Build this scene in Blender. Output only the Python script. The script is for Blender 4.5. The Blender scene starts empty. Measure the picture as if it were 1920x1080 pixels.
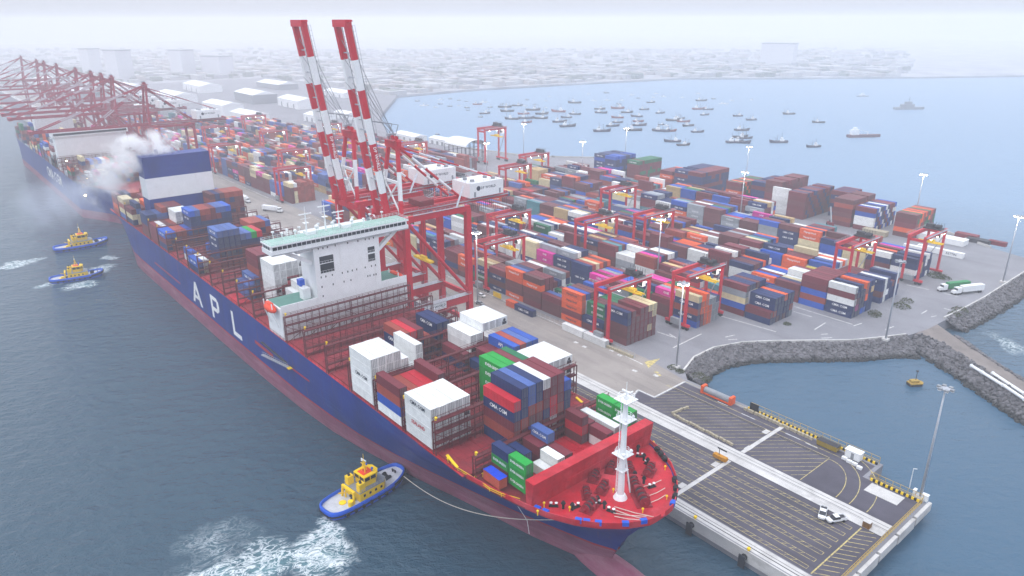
import bpy, bmesh, math, random
from mathutils import Vector, Matrix
rnd = random.Random(11)
scene = bpy.context.scene
col = scene.collection

# ------------------------------------------------------------------ camera
CAM_F, CAM_PITCH, CAM_ROLL, CAM_YAW, CAM_H = 1350.687, 0.35568, 0.00283, 0.87055, 123.379
_w = Vector((-math.sin(CAM_YAW)*math.cos(CAM_PITCH), math.cos(CAM_YAW)*math.cos(CAM_PITCH), -math.sin(CAM_PITCH)))
_r0 = Vector((math.cos(CAM_YAW), math.sin(CAM_YAW), 0)); _d0 = _w.cross(_r0)
_r = math.cos(CAM_ROLL)*_r0 + math.sin(CAM_ROLL)*_d0
_d = -math.sin(CAM_ROLL)*_r0 + math.cos(CAM_ROLL)*_d0
cd = bpy.data.cameras.new('camera'); cam = bpy.data.objects.new('camera', cd); col.objects.link(cam)
cd.sensor_width = 36.0; cd.lens = 36.0*CAM_F/1920.0; cd.clip_start = 1.0; cd.clip_end = 40000.0
m = Matrix((( _r.x, -_d.x, -_w.x, 0), (_r.y, -_d.y, -_w.y, 0), (_r.z, -_d.z, -_w.z, CAM_H), (0, 0, 0, 1)))
cam.matrix_world = m
scene.camera = cam

# ------------------------------------------------------------------ world: overcast sky
world = bpy.data.worlds.new('World'); scene.world = world; world.use_nodes = True
SUN_EL, SUN_AZ = math.radians(52), math.radians(200)
nt = world.node_tree; nt.nodes.clear()
sky = nt.nodes.new('ShaderNodeTexSky'); sky.sky_type = 'NISHITA'; sky.sun_disc = False
sky.sun_elevation = SUN_EL; sky.sun_rotation = SUN_AZ; sky.dust_density = 3.0
bg1 = nt.nodes.new('ShaderNodeBackground'); bg1.inputs['Strength'].default_value = 0.05
bg2 = nt.nodes.new('ShaderNodeBackground'); bg2.inputs['Color'].default_value = (0.86, 0.90, 1.0, 1); bg2.inputs['Strength'].default_value = 0.93
mx = nt.nodes.new('ShaderNodeMixShader'); mx.inputs[0].default_value = 0.90      # a closed cloud cover in front of the clear sky
# overcast sky: brightest overhead, dimmer towards the horizon
wtc = nt.nodes.new('ShaderNodeTexCoord'); wsx = nt.nodes.new('ShaderNodeSeparateXYZ'); wmr = nt.nodes.new('ShaderNodeMapRange')
wmr.inputs[1].default_value = 0.0; wmr.inputs[2].default_value = 1.0; wmr.inputs[3].default_value = 0.84; wmr.inputs[4].default_value = 2.35
nt.links.new(wtc.outputs['Generated'], wsx.inputs[0]); nt.links.new(wsx.outputs['Z'], wmr.inputs[0]); nt.links.new(wmr.outputs[0], bg2.inputs['Strength'])
out = nt.nodes.new('ShaderNodeOutputWorld')
nt.links.new(sky.outputs[0], bg1.inputs['Color']); nt.links.new(bg1.outputs[0], mx.inputs[1])
nt.links.new(bg2.outputs[0], mx.inputs[2]); nt.links.new(mx.outputs[0], out.inputs[0])
# ------------------------------------------------------------------ sun behind cloud
sd = bpy.data.lights.new('sun', 'SUN'); sd.energy = 0.8; sd.angle = math.radians(14); sd.color = (1.0, 0.97, 0.93)
sun = bpy.data.objects.new('sun', sd); col.objects.link(sun)
_sd = Vector((math.sin(SUN_AZ)*math.cos(SUN_EL), math.cos(SUN_AZ)*math.cos(SUN_EL), math.sin(SUN_EL)))
sun.rotation_euler = _sd.to_track_quat('Z', 'Y').to_euler()
# ------------------------------------------------------------------ exposure, render
vs = scene.view_settings; vs.view_transform = 'Standard'; vs.look = 'None'; vs.exposure = 0.1; vs.gamma = 1.0; vs.use_curve_mapping = False
scene.render.engine = 'CYCLES'
cy = scene.cycles; cy.use_denoising = True; cy.max_bounces = 7; cy.volume_bounces = 5; cy.diffuse_bounces = 2; cy.glossy_bounces = 3
cy.transmission_bounces = 2; cy.transparent_max_bounces = 6; cy.volume_step_rate = 4.0; cy.volume_max_steps = 96; cy.sample_clamp_indirect = 4.0
cy.caustics_reflective = False; cy.caustics_refractive = False

# ================================================================== helpers
SEA = -5.0
def ray(px, py): return (px-960)*_r + (py-540)*_d + CAM_F*_w
def at(px, py, z=0.0):
    v = ray(px, py); t = (z-CAM_H)/v.z; return Vector((v.x*t, v.y*t, z))
def aty(px, py, y):
    v = ray(px, py); t = y/v.y; return Vector((v.x*t, y, CAM_H+v.z*t))
def atx(px, py, x):
    v = ray(px, py); t = x/v.x; return Vector((x, v.y*t, CAM_H+v.z*t))
def depth(p): return (Vector(p)-Vector((0, 0, CAM_H))).dot(_w)
def to_px(p):
    v = Vector(p)-Vector((0, 0, CAM_H)); d = v.dot(_w); return 960+CAM_F*v.dot(_r)/d, 540+CAM_F*v.dot(_d)/d
def lin(c):
    return tuple((x/12.92 if x <= .04045 else ((x+.055)/1.055)**2.4) for x in [v/255.0 for v in c])

class MB:
    def __init__(s): s.v = []; s.f = []; s.m = []
    def add(s, vs, fs, mi=0):
        b = len(s.v); s.v += [tuple(v) for v in vs]
        for f in fs: s.f.append(tuple(b+i for i in f)); s.m.append(mi)
        return s
    def box(s, x0, x1, y0, y1, z0, z1, mi=0):
        vs = [(x0,y0,z0),(x1,y0,z0),(x1,y1,z0),(x0,y1,z0),(x0,y0,z1),(x1,y0,z1),(x1,y1,z1),(x0,y1,z1)]
        return s.add(vs, [(3,2,1,0),(4,5,6,7),(0,1,5,4),(1,2,6,5),(2,3,7,6),(3,0,4,7)], mi)
    def cbox(s, c, d, mi=0):
        return s.box(c[0]-d[0]/2, c[0]+d[0]/2, c[1]-d[1]/2, c[1]+d[1]/2, c[2]-d[2]/2, c[2]+d[2]/2, mi)
    def bar(s, p, q, w, h=None, mi=0):
        p = Vector(p); q = Vector(q); h = h or w; a = (q-p)
        if a.length < 1e-6: return s
        a.normalize(); up = Vector((0,0,1)) if abs(a.z) < .95 else Vector((0,1,0))
        b = a.cross(up).normalized(); c = b.cross(a)
        vs = []
        for e in (p, q):
            for sx, sz in ((-1,-1),(1,-1),(1,1),(-1,1)): vs.append(e+b*(sx*w/2)+c*(sz*h/2))
        return s.add(vs, [(3,2,1,0),(4,5,6,7),(0,1,5,4),(1,2,6,5),(2,3,7,6),(3,0,4,7)], mi)
    def cyl(s, p, q, r, n=8, r2=None, mi=0):
        p = Vector(p); q = Vector(q); r2 = r if r2 is None else r2; a = (q-p).normalized()
        up = Vector((0,0,1)) if abs(a.z) < .9 else Vector((1,0,0)); b = a.cross(up).normalized(); c = b.cross(a)
        vs = []
        for e, rr in ((p, r), (q, r2)):
            for i in range(n):
                t = 2*math.pi*i/n; vs.append(e+b*(math.cos(t)*rr)+c*(math.sin(t)*rr))
        fs = [(i, (i+1) % n, n+(i+1) % n, n+i) for i in range(n)]+[tuple(range(n-1, -1, -1)), tuple(range(n, 2*n))]
        return s.add(vs, fs, mi)
    def tube(s, pts, r, n=5, mi=0):
        for a, b in zip(pts[:-1], pts[1:]): s.cyl(a, b, r, n, mi=mi)
        return s
    def sphere(s, c, r, nu=10, nv=7, sc=(1,1,1), mi=0):
        vs = []; fs = []
        for j in range(nv+1):
            ph = math.pi*j/nv
            for i in range(nu):
                th = 2*math.pi*i/nu
                vs.append((c[0]+r*sc[0]*math.sin(ph)*math.cos(th), c[1]+r*sc[1]*math.sin(ph)*math.sin(th), c[2]+r*sc[2]*math.cos(ph)))
        for j in range(nv):
            for i in range(nu):
                fs.append((j*nu+i, (j+1)*nu+i, (j+1)*nu+(i+1) % nu, j*nu+(i+1) % nu))
        return s.add(vs, fs, mi)
    def prism(s, poly, z0, z1, mi=0):          # polygon (counter-clockwise) extruded in z
        n = len(poly); vs = [(p[0], p[1], z0) for p in poly]+[(p[0], p[1], z1) for p in poly]
        fs = [tuple(range(n-1, -1, -1)), tuple(range(n, 2*n))]+[(i, (i+1) % n, n+(i+1) % n, n+i) for i in range(n)]
        return s.add(vs, fs, mi)
    def sheet(s, poly, z, mi=0):
        return s.add([(p[0], p[1], z) for p in poly], [tuple(range(len(poly)))], mi)
    def strip(s, pts, w, z, mi=0):             # flat painted line along a polyline
        for a, b in zip(pts[:-1], pts[1:]):
            a = Vector((a[0], a[1])); b = Vector((b[0], b[1])); d = b-a
            if d.length < 1e-6: continue
            n = Vector((-d.y, d.x)).normalized()*(w/2)
            s.add([(*(a-n), z), (*(b-n), z), (*(b+n), z), (*(a+n), z)], [(0,1,2,3)], mi)
        return s
    def mesh(s, name, mats, smooth=False):
        me = bpy.data.meshes.new(name); me.from_pydata(s.v, [], s.f)
        for mt in mats: me.materials.append(mt)
        if len(mats) > 1: me.polygons.foreach_set('material_index', s.m)
        if smooth: me.polygons.foreach_set('use_smooth', [True]*len(me.polygons))
        me.update(); return me
    def build(s, name, mats, parent=None, smooth=False):
        if not isinstance(mats, (list, tuple)): mats = [mats]
        return ob(name, s.mesh(name, mats, smooth), parent)

def ob(name, me, parent=None, loc=None, rz=None):
    o = bpy.data.objects.new(name, me); col.objects.link(o)
    if parent is not None: o.parent = parent
    if loc is not None: o.location = loc
    if rz is not None: o.rotation_euler = (0, 0, rz)
    return o
def tag(o, label=None, cat=None, group=None, kind=None):
    if label: o['label'] = label
    if cat: o['category'] = cat
    if group: o['group'] = group
    if kind: o['kind'] = kind
    return o
def thing(name, label, cat, loc=(0,0,0), rz=0, group=None):
    return tag(ob(name, None, None, loc, rz), label, cat, group)
def copy_tree(o, parent=None):
    c = o.copy(); col.objects.link(c); c.parent = parent
    for ch in list(o.children): copy_tree(ch, c)
    return c
_txt = {}
def text_mesh(s, size=1.0, mat_=None, squash=1.0):   # flat lettering in the xz plane, facing -y, centred
    key = (s, size, mat_.name, squash)
    if key in _txt: return _txt[key]
    cu = bpy.data.curves.new('lettering', 'FONT'); cu.body = s; cu.size = size; cu.align_x = 'CENTER'; cu.align_y = 'CENTER'
    cu.resolution_u = 1; cu.offset = 0.02*size
    o = bpy.data.objects.new('tmp', cu); col.objects.link(o)
    bpy.context.view_layer.update()
    me = bpy.data.meshes.new_from_object(o.evaluated_get(bpy.context.evaluated_depsgraph_get()))
    bpy.data.objects.remove(o); bpy.data.curves.remove(cu)
    for v in me.vertices: v.co = (v.co.x*squash, 0, v.co.y)
    me.materials.clear(); me.materials.append(mat_); me.name = 'lettering'; _txt[key] = me
    return me

# ================================================================== materials
def mat(name, srgb, rough=0.6, metal=0.0, var=0.12, scale=0.6, bump=0.0, bscale=4.0, emit=None, spec=0.28):
    mt = bpy.data.materials.new(name); mt.use_nodes = True; t = mt.node_tree; b = t.nodes['Principled BSDF']
    c = lin(srgb); b.inputs['Roughness'].default_value = rough; b.inputs['Metallic'].default_value = metal
    b.inputs['Specular IOR Level'].default_value = spec
    tc = t.nodes.new('ShaderNodeTexCoord')
    if var > 0:
        n = t.nodes.new('ShaderNodeTexNoise'); n.inputs['Scale'].default_value = scale; n.inputs['Detail'].default_value = 5; n.inputs['Roughness'].default_value = .65
        t.links.new(tc.outputs['Object'], n.inputs['Vector'])
        r = t.nodes.new('ShaderNodeMapRange'); r.inputs[1].default_value = .3; r.inputs[2].default_value = .7
        r.inputs[3].default_value = 1-var; r.inputs[4].default_value = 1+var
        t.links.new(n.outputs['Fac'], r.inputs[0])
        mu = t.nodes.new('ShaderNodeMix'); mu.data_type = 'RGBA'; mu.blend_type = 'MULTIPLY'; mu.inputs[0].default_value = 1
        mu.inputs[6].default_value = (*c, 1); t.links.new(r.outputs[0], mu.inputs[7]); t.links.new(mu.outputs[2], b.inputs['Base Color'])
    else: b.inputs['Base Color'].default_value = (*c, 1)
    if bump > 0:
        n2 = t.nodes.new('ShaderNodeTexNoise'); n2.inputs['Scale'].default_value = bscale; n2.inputs['Detail'].default_value = 4
        t.links.new(tc.outputs['Object'], n2.inputs['Vector'])
        bp = t.nodes.new('ShaderNodeBump'); bp.inputs['Strength'].default_value = bump; bp.inputs['Distance'].default_value = .3
        t.links.new(n2.outputs['Fac'], bp.inputs['Height']); t.links.new(bp.outputs[0], b.inputs['Normal'])
    if emit:
        b.inputs['Emission Color'].default_value = (*lin(emit[0]), 1); b.inputs['Emission Strength'].default_value = emit[1]
    return mt
def container_mat(name, attr=False):
    mt = bpy.data.materials.new(name); mt.use_nodes = True; t = mt.node_tree; b = t.nodes['Principled BSDF']
    b.inputs['Roughness'].default_value = .55; b.inputs['Specular IOR Level'].default_value = .22
    if attr:
        a = t.nodes.new('ShaderNodeAttribute'); a.attribute_name = 'paint'; csock = a.outputs['Color']
    else:
        a = t.nodes.new('ShaderNodeObjectInfo'); csock = a.outputs['Color']
    tc = t.nodes.new('ShaderNodeNewGeometry'); n = t.nodes.new('ShaderNodeTexNoise')
    n.inputs['Scale'].default_value = .55; n.inputs['Detail'].default_value = 6; n.inputs['Roughness'].default_value = .7
    t.links.new(tc.outputs['Position'], n.inputs['Vector'])
    r = t.nodes.new('ShaderNodeMapRange'); r.inputs[1].default_value = .35; r.inputs[2].default_value = .7; r.inputs[3].default_value = .86; r.inputs[4].default_value = 1.08
    t.links.new(n.outputs['Fac'], r.inputs[0])
    mu = t.nodes.new('ShaderNodeMix'); mu.data_type = 'RGBA'; mu.blend_type = 'MULTIPLY'; mu.inputs[0].default_value = 1
    t.links.new(csock, mu.inputs[6]); t.links.new(r.outputs[0], mu.inputs[7])
    # rust blooms in small patches
    n3 = t.nodes.new('ShaderNodeTexNoise'); n3.inputs['Scale'].default_value = 1.7; n3.inputs['Detail'].default_value = 8; n3.inputs['Roughness'].default_value = .75
    t.links.new(tc.outputs['Position'], n3.inputs['Vector'])
    r3 = t.nodes.new('ShaderNodeMapRange'); r3.inputs[1].default_value = .62; r3.inputs[2].default_value = .78; r3.inputs[3].default_value = 0; r3.inputs[4].default_value = .5
    t.links.new(n3.outputs['Fac'], r3.inputs[0])
    m2 = t.nodes.new('ShaderNodeMix'); m2.data_type = 'RGBA'; m2.inputs[7].default_value = (.16, .07, .04, 1)
    t.links.new(r3.outputs[0], m2.inputs[0]); t.links.new(mu.outputs[2], m2.inputs[6]); t.links.new(m2.outputs[2], b.inputs['Base Color'])
    return mt
def layer(mt, fn):
    fn(mt.node_tree, mt.node_tree.nodes['Principled BSDF']); return mt
def stain(mt, colr, amount, scale, lo, hi, detail=6, rough=.65):
    # blend a stain colour over the base colour where a stretched noise is high
    t = mt.node_tree; b = t.nodes['Principled BSDF']; src = b.inputs['Base Color'].links[0].from_socket
    g = t.nodes.new('ShaderNodeNewGeometry'); mp = t.nodes.new('ShaderNodeMapping'); mp.inputs['Scale'].default_value = scale; t.links.new(g.outputs['Position'], mp.inputs['Vector'])
    n = t.nodes.new('ShaderNodeTexNoise'); n.inputs['Scale'].default_value = 1.0; n.inputs['Detail'].default_value = detail; n.inputs['Roughness'].default_value = rough; t.links.new(mp.outputs[0], n.inputs['Vector'])
    r = t.nodes.new('ShaderNodeMapRange'); r.inputs[1].default_value = lo; r.inputs[2].default_value = hi; r.inputs[3].default_value = 0; r.inputs[4].default_value = amount; t.links.new(n.outputs['Fac'], r.inputs[0])
    m_ = t.nodes.new('ShaderNodeMix'); m_.data_type = 'RGBA'; m_.inputs[7].default_value = (*lin(colr), 1); t.links.new(r.outputs[0], m_.inputs[0]); t.links.new(src, m_.inputs[6]); t.links.new(m_.outputs[2], b.inputs['Base Color'])
    return mt
def seams(mt, sx, sz, strength=.35, plane='XZ'):
    # plate seams as shallow relief
    t = mt.node_tree; b = t.nodes['Principled BSDF']; g = t.nodes.new('ShaderNodeNewGeometry'); sep = t.nodes.new('ShaderNodeSeparateXYZ'); t.links.new(g.outputs['Position'], sep.inputs[0])
    cmb = t.nodes.new('ShaderNodeCombineXYZ'); t.links.new(sep.outputs[plane[0]], cmb.inputs[0]); t.links.new(sep.outputs[plane[1]], cmb.inputs[1])
    br = t.nodes.new('ShaderNodeTexBrick'); br.inputs['Scale'].default_value = 1.0; br.inputs['Mortar Size'].default_value = .06; br.inputs['Mortar Smooth'].default_value = .4; br.inputs['Brick Width'].default_value = sx; br.inputs['Row Height'].default_value = sz
    t.links.new(cmb.outputs[0], br.inputs['Vector'])
    n = t.nodes.new('ShaderNodeTexNoise'); n.inputs['Scale'].default_value = .35; n.inputs['Detail'].default_value = 2; t.links.new(g.outputs['Position'], n.inputs['Vector'])
    ad = t.nodes.new('ShaderNodeMath'); ad.operation = 'MULTIPLY_ADD'; ad.inputs[1].default_value = 1.0; t.links.new(n.outputs['Fac'], ad.inputs[0]); t.links.new(br.outputs['Fac'], ad.inputs[2])
    bp = t.nodes.new('ShaderNodeBump'); bp.inputs['Strength'].default_value = strength; bp.inputs['Distance'].default_value = .12; t.links.new(ad.outputs[0], bp.inputs['Height']); t.links.new(bp.outputs[0], b.inputs['Normal'])
    return mt
M = {}
M['cont'] = container_mat('container_paint'); M['cont_attr'] = container_mat('container_paint_far', True)
M['white'] = mat('white_paint', (232,234,236), .45, var=.05, scale=.3)
M['white_let'] = mat('white_lettering', (240,240,240), .5, var=0)
M['dark_let'] = mat('dark_lettering', (40,50,70), .5, var=0)
M['red_let'] = mat('red_lettering', (190,20,40), .5, var=0)
M['hull_blue'] = mat('hull_blue_paint', (2,42,128), .45, var=.14, scale=.09)
M['hull_red'] = mat('hull_boot_paint', (138,74,98), .5, var=.22, scale=.12)
M['hull_line'] = mat('hull_red_line', (170,24,40), .45, var=.1)
M['deck_red'] = mat('deck_red_paint', (182,16,38), .5, var=.25, scale=.25)
M['deck_maroon'] = mat('hatch_maroon_paint', (132,34,44), .6, var=.3, scale=.3)
M['lash'] = mat('lashing_bridge_paint', (98,36,42), .6, var=.25, scale=.5)
M['winch'] = mat('winch_paint', (142,26,42), .5, var=.3, scale=1.2)
M['crane_red'] = mat('crane_red_paint', (196,0,40), .42, var=.1, scale=.2)
M['rtg_red'] = mat('yard_crane_red_paint', (196,24,48), .5, var=.15, scale=.3)
M['dark_red'] = mat('dark_red_paint', (120,20,34), .55, var=.2)
M['yellow'] = mat('yellow_paint', (240,200,10), .5, var=.1)
M['tug_yellow'] = mat('tug_yellow_paint', (250,206,0), .42, var=.08)
M['tug_blue'] = mat('tug_blue_paint', (20,84,196), .4, var=.1)
M['tug_deck'] = mat('tug_deck_grey', (190,192,198), .7, var=.15)
M['black'] = mat('black_rubber', (26,27,30), .8, var=.2)
M['dark'] = mat('dark_steel', (52,52,58), .6, var=.25)
M['grey'] = mat('grey_steel', (140,144,150), .5, var=.15)
M['galv'] = mat('galvanised_steel', (176,180,188), .4, .3, var=.1)
M['glass'] = mat('dark_window_glass', (30,36,46), .12, var=0, spec=.5)
M['green_deck'] = mat('green_deck_paint', (86,132,120), .6, var=.15)
M['pale_deck'] = mat('pale_green_deck_paint', (150,182,172), .6, var=.12)
M['orange'] = mat('lifeboat_orange', (232,70,30), .45, var=.06)
M['rope'] = mat('pale_rope', (205,200,188), .8, var=.1)
M['conc'] = mat('pale_concrete', (196,194,192), .8, var=.14, scale=.12)
M['asph'] = mat('pier_asphalt', (80,77,88), .85, var=.22, scale=.06)
M['road'] = mat('yard_road_concrete', (132,132,138), .85, var=.16, scale=.035)
M['apron'] = mat('quay_apron_concrete', (146,139,134), .85, var=.2, scale=.04)
M['paint_w'] = mat('white_road_paint', (205,205,204), .7, var=.12, scale=2)
M['paint_y'] = mat('yellow_road_paint', (198,182,118), .7, var=.18, scale=2)
M['rock'] = mat('breakwater_rock', (106,104,107), .9, var=.45, scale=.35)
M['dirt'] = mat('breakwater_track_earth', (128,120,116), .95, var=.22, scale=.12)
M['land'] = mat('far_land_hazed', (162,162,166), .95, var=.35, scale=.012)  # haze tone put into the land colour so it fades out
M['bush'] = mat('dry_scrub_leaf', (74,82,50), .8, var=.4, scale=1.5)
M['lamp'] = mat('lit_floodlight', (255,250,235), .4, var=0, emit=((255,246,225), 120))
M['lampfar'] = mat('lit_deck_lamp', (255,220,160), .4, var=0, emit=((255,205,130), 70))
M['roof'] = mat('white_membrane_roof', (236,238,240), .5, var=.05)
M['glasspane'] = M['glass']

seams(stain(stain(M['hull_blue'], (30,76,150), .35, (.25,.25,.03), .55, .75), (120,60,48), .6, (.8,.8,.04), .6, .72), 12, 3.0)
stain(M['hull_blue'], (50,92,160), .35, (.03,.03,.6), .58, .72); stain(M['hull_blue'], (6,20,70), .5, (.07,.07,.02), .52, .7)
seams(stain(stain(M['hull_red'], (168,120,134), .7, (.05,.05,.35), .45, .68), (70,36,44), .6, (.5,.5,.06), .6, .78), 12, 3.0)
stain(M['deck_red'], (214,92,104), .6, (.12,.12,.12), .5, .72); stain(M['deck_red'], (84,20,28), .6, (.7,.7,.7), .62, .76)
stain(M['deck_maroon'], (176,52,60), .6, (.2,.2,.2), .52, .7); stain(M['deck_maroon'], (50,24,28), .6, (.9,.9,.9), .6, .75)
stain(M['apron'], (104,98,98), .55, (.012,.22,1), .5, .7); stain(M['apron'], (182,172,160), .5, (.02,.3,1), .55, .75); stain(M['apron'], (76,72,74), .5, (.25,.25,1), .66, .76)
stain(M['road'], (108,106,112), .5, (.02,.12,1), .52, .7); stain(M['road'], (92,90,96), .45, (.3,.3,1), .64, .76)
stain(M['asph'], (60,58,68), .6, (.02,.3,1), .5, .7); stain(M['asph'], (128,124,128), .5, (.12,.12,1), .64, .8)
stain(M['conc'], (140,138,136), .6, (.15,.15,.4), .5, .72)
stain(M['white'], (190,186,180), .4, (.5,.5,.06), .58, .78)
stain(M['paint_w'], (110,108,112), .8, (1.2,1.2,1), .5, .64); stain(M['paint_y'], (96,92,96), .8, (1.0,1.0,1), .48, .62)
# rock: dark weed and wet band near the water
_t = M['rock'].node_tree; _b = _t.nodes['Principled BSDF']; _src = _b.inputs['Base Color'].links[0].from_socket
_g = _t.nodes.new('ShaderNodeNewGeometry'); _s = _t.nodes.new('ShaderNodeSeparateXYZ'); _t.links.new(_g.outputs['Position'], _s.inputs[0])
_mr = _t.nodes.new('ShaderNodeMapRange'); _mr.inputs[1].default_value = -4.1; _mr.inputs[2].default_value = -3.3; _mr.inputs[3].default_value = .85; _mr.inputs[4].default_value = 0; _t.links.new(_s.outputs['Z'], _mr.inputs[0])
_mx = _t.nodes.new('ShaderNodeMix'); _mx.data_type = 'RGBA'; _mx.inputs[7].default_value = (.02,.021,.018,1); _t.links.new(_mr.outputs[0], _mx.inputs[0]); _t.links.new(_src, _mx.inputs[6]); _t.links.new(_mx.outputs[2], _b.inputs['Base Color'])
M['crane_far'] = mat('far_crane_red_paint', (150,38,60), .6, var=.2, scale=.2); M['crane_pale'] = mat('far_crane_grey_paint', (176,160,168), .6, var=.1)  # duller red and pinkish grey for the cranes far along the quay

# ================================================================== the setting: sea
def sea_material():
    mt = bpy.data.materials.new('harbour_water'); mt.use_nodes = True; t = mt.node_tree; N = t.nodes; L = t.links
    b = N['Principled BSDF']; b.inputs['Roughness'].default_value = .07; b.inputs['IOR'].default_value = 1.33
    geo = N.new('ShaderNodeNewGeometry'); pos = geo.outputs['Position']
    def noise(scale, detail, rough=.55, dist=0., stretch=None):
        n = N.new('ShaderNodeTexNoise'); n.inputs['Scale'].default_value = scale; n.inputs['Detail'].default_value = detail
        n.inputs['Roughness'].default_value = rough; n.inputs['Distortion'].default_value = dist
        src = pos
        if stretch:
            mp = N.new('ShaderNodeMapping'); mp.vector_type = 'TEXTURE'; mp.inputs['Rotation'].default_value = (0, 0, stretch[0]); mp.inputs['Scale'].default_value = (stretch[1], stretch[2], 1)
            L.new(pos, mp.inputs['Vector']); src = mp.outputs[0]
        L.new(src, n.inputs['Vector']); return n.outputs['Fac']
    def math_(op, a, b_=None, clamp=False):
        n = N.new('ShaderNodeMath'); n.operation = op; n.use_clamp = clamp
        for i, v in enumerate((a, b_)):
            if v is None: continue
            if isinstance(v, (int, float)): n.inputs[i].default_value = v
            else: L.new(v, n.inputs[i])
        return n.outputs[0]
    # swell, wind waves and ripples
    w1 = noise(.085, 3, .5, 0, (math.radians(64), 1.9, .9)); w2 = noise(.33, 4, .6, .3, (math.radians(55), 1.5, .9)); w3 = noise(1.3, 3, .6)
    h = math_('ADD', math_('MULTIPLY', w1, 1.5), math_('ADD', math_('MULTIPLY', w2, 1.2), math_('MULTIPLY', w3, .16)))
    bp = N.new('ShaderNodeBump'); bp.inputs['Strength'].default_value = 1.0; bp.inputs['Distance'].default_value = 1.1
    L.new(h, bp.inputs['Height']); L.new(bp.outputs[0], b.inputs['Normal'])
    wn = N.new('ShaderNodeTexNoise'); wn.inputs['Scale'].default_value = .07; wn.inputs['Detail'].default_value = 5; L.new(pos, wn.inputs['Vector'])
    vm = N.new('ShaderNodeVectorMath'); vm.operation = 'MULTIPLY_ADD'; vm.inputs[1].default_value = (26, 26, 0); vm.inputs[2].default_value = (-13, -13, 0); L.new(wn.outputs['Color'], vm.inputs[0])
    va = N.new('ShaderNodeVectorMath'); va.operation = 'ADD'; L.new(pos, va.inputs[0]); L.new(vm.outputs[0], va.inputs[1]); wpos = va.outputs[0]
    # masks of patches: (x, y, half length, half width, angle)
    def patches(lst, src=None):
        acc = None
        for (x, y, a, c, ang, *wt) in lst:
            mp = N.new('ShaderNodeMapping'); mp.vector_type = 'TEXTURE'
            mp.inputs['Location'].default_value = (x, y, SEA); mp.inputs['Rotation'].default_value = (0, 0, math.radians(ang)); mp.inputs['Scale'].default_value = (a, c, 1)
            L.new(src or pos, mp.inputs['Vector']); g = N.new('ShaderNodeTexGradient'); g.gradient_type = 'SPHERICAL'; L.new(mp.outputs[0], g.inputs[0])
            fo = math_('MULTIPLY', g.outputs['Fac'], wt[0]) if wt else g.outputs['Fac']; acc = fo if acc is None else math_('MAXIMUM', acc, fo)
        return acc
    churn = patches([(-155, 67, 5, 4, 0, .7), (-151, 63, 6, 6, 0), (-146, 56, 9, 13, 0), (-150, 47, 10, 12, 10), (-156, 37, 9, 13, 10), (-168, 40, 8, 12, 0, .2), (-476, 34, 7, 20, 0), (-412, 56, 6, 12, 0), (-424, 42, 5, 10, 0), (-436, 70, 8, 8, 0), (-455, 80, 8, 6, 0), (-77, 338, 15, 5, -35, .4)], wpos)
    lace = noise(.30, 7, .62, 2.2, (math.radians(75), 1.5, .9))
    ridge = math_('SUBTRACT', 1.0, math_('MULTIPLY', math_('ABSOLUTE', math_('SUBTRACT', lace, .5)), 9.0))     # thin bright veins
    blot = noise(.22, 8, .7, 1.2)
    edge = math_('MULTIPLY', churn, 2.6, True)
    core = math_('MULTIPLY', math_('SUBTRACT', math_('ADD', blot, math_('MULTIPLY', churn, .16)), .62), 4.0, True)
    vein = math_('MULTIPLY', math_('SUBTRACT', math_('ADD', math_('MULTIPLY', ridge, .6), math_('MULTIPLY', blot, .8)), .62), 2.2, True)
    foam = math_('MULTIPLY', math_('MAXIMUM', core, vein), edge, True)
    # water body: green-grey outside, clearer blue in the basin behind the pier
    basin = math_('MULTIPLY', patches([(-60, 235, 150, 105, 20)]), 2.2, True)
    bay = math_('MULTIPLY', patches([(-400, 1300, 1600, 1050, 35)]), 3.0, True)  # open bay: reflected sky put into a paler water colour
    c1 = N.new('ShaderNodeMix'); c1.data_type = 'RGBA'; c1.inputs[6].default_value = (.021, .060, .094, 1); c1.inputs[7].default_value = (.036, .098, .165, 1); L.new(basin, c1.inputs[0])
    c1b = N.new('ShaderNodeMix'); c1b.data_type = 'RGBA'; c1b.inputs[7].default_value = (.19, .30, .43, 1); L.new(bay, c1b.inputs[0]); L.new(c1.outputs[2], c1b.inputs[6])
    L.new(math_('SUBTRACT', 1.0, math_('MULTIPLY', basin, .62)), bp.inputs['Strength'])
    aer = N.new('ShaderNodeMix'); aer.data_type = 'RGBA'; aer.inputs[7].default_value = (.10, .22, .25, 1)
    L.new(math_('MULTIPLY', churn, 1.1, True), aer.inputs[0]); L.new(c1b.outputs[2], aer.inputs[6])
    c2 = N.new('ShaderNodeMix'); c2.data_type = 'RGBA'; c2.inputs[7].default_value = (.80, .84, .86, 1)
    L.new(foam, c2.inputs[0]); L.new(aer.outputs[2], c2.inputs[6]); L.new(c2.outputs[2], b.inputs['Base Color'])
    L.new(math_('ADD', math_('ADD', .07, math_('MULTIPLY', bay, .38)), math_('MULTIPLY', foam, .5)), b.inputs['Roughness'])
    return mt
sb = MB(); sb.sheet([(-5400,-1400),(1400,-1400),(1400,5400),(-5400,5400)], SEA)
tag(sb.build('sea', sea_material()), 'grey blue harbour water with tug wash and small waves', None, None, 'structure')

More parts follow.
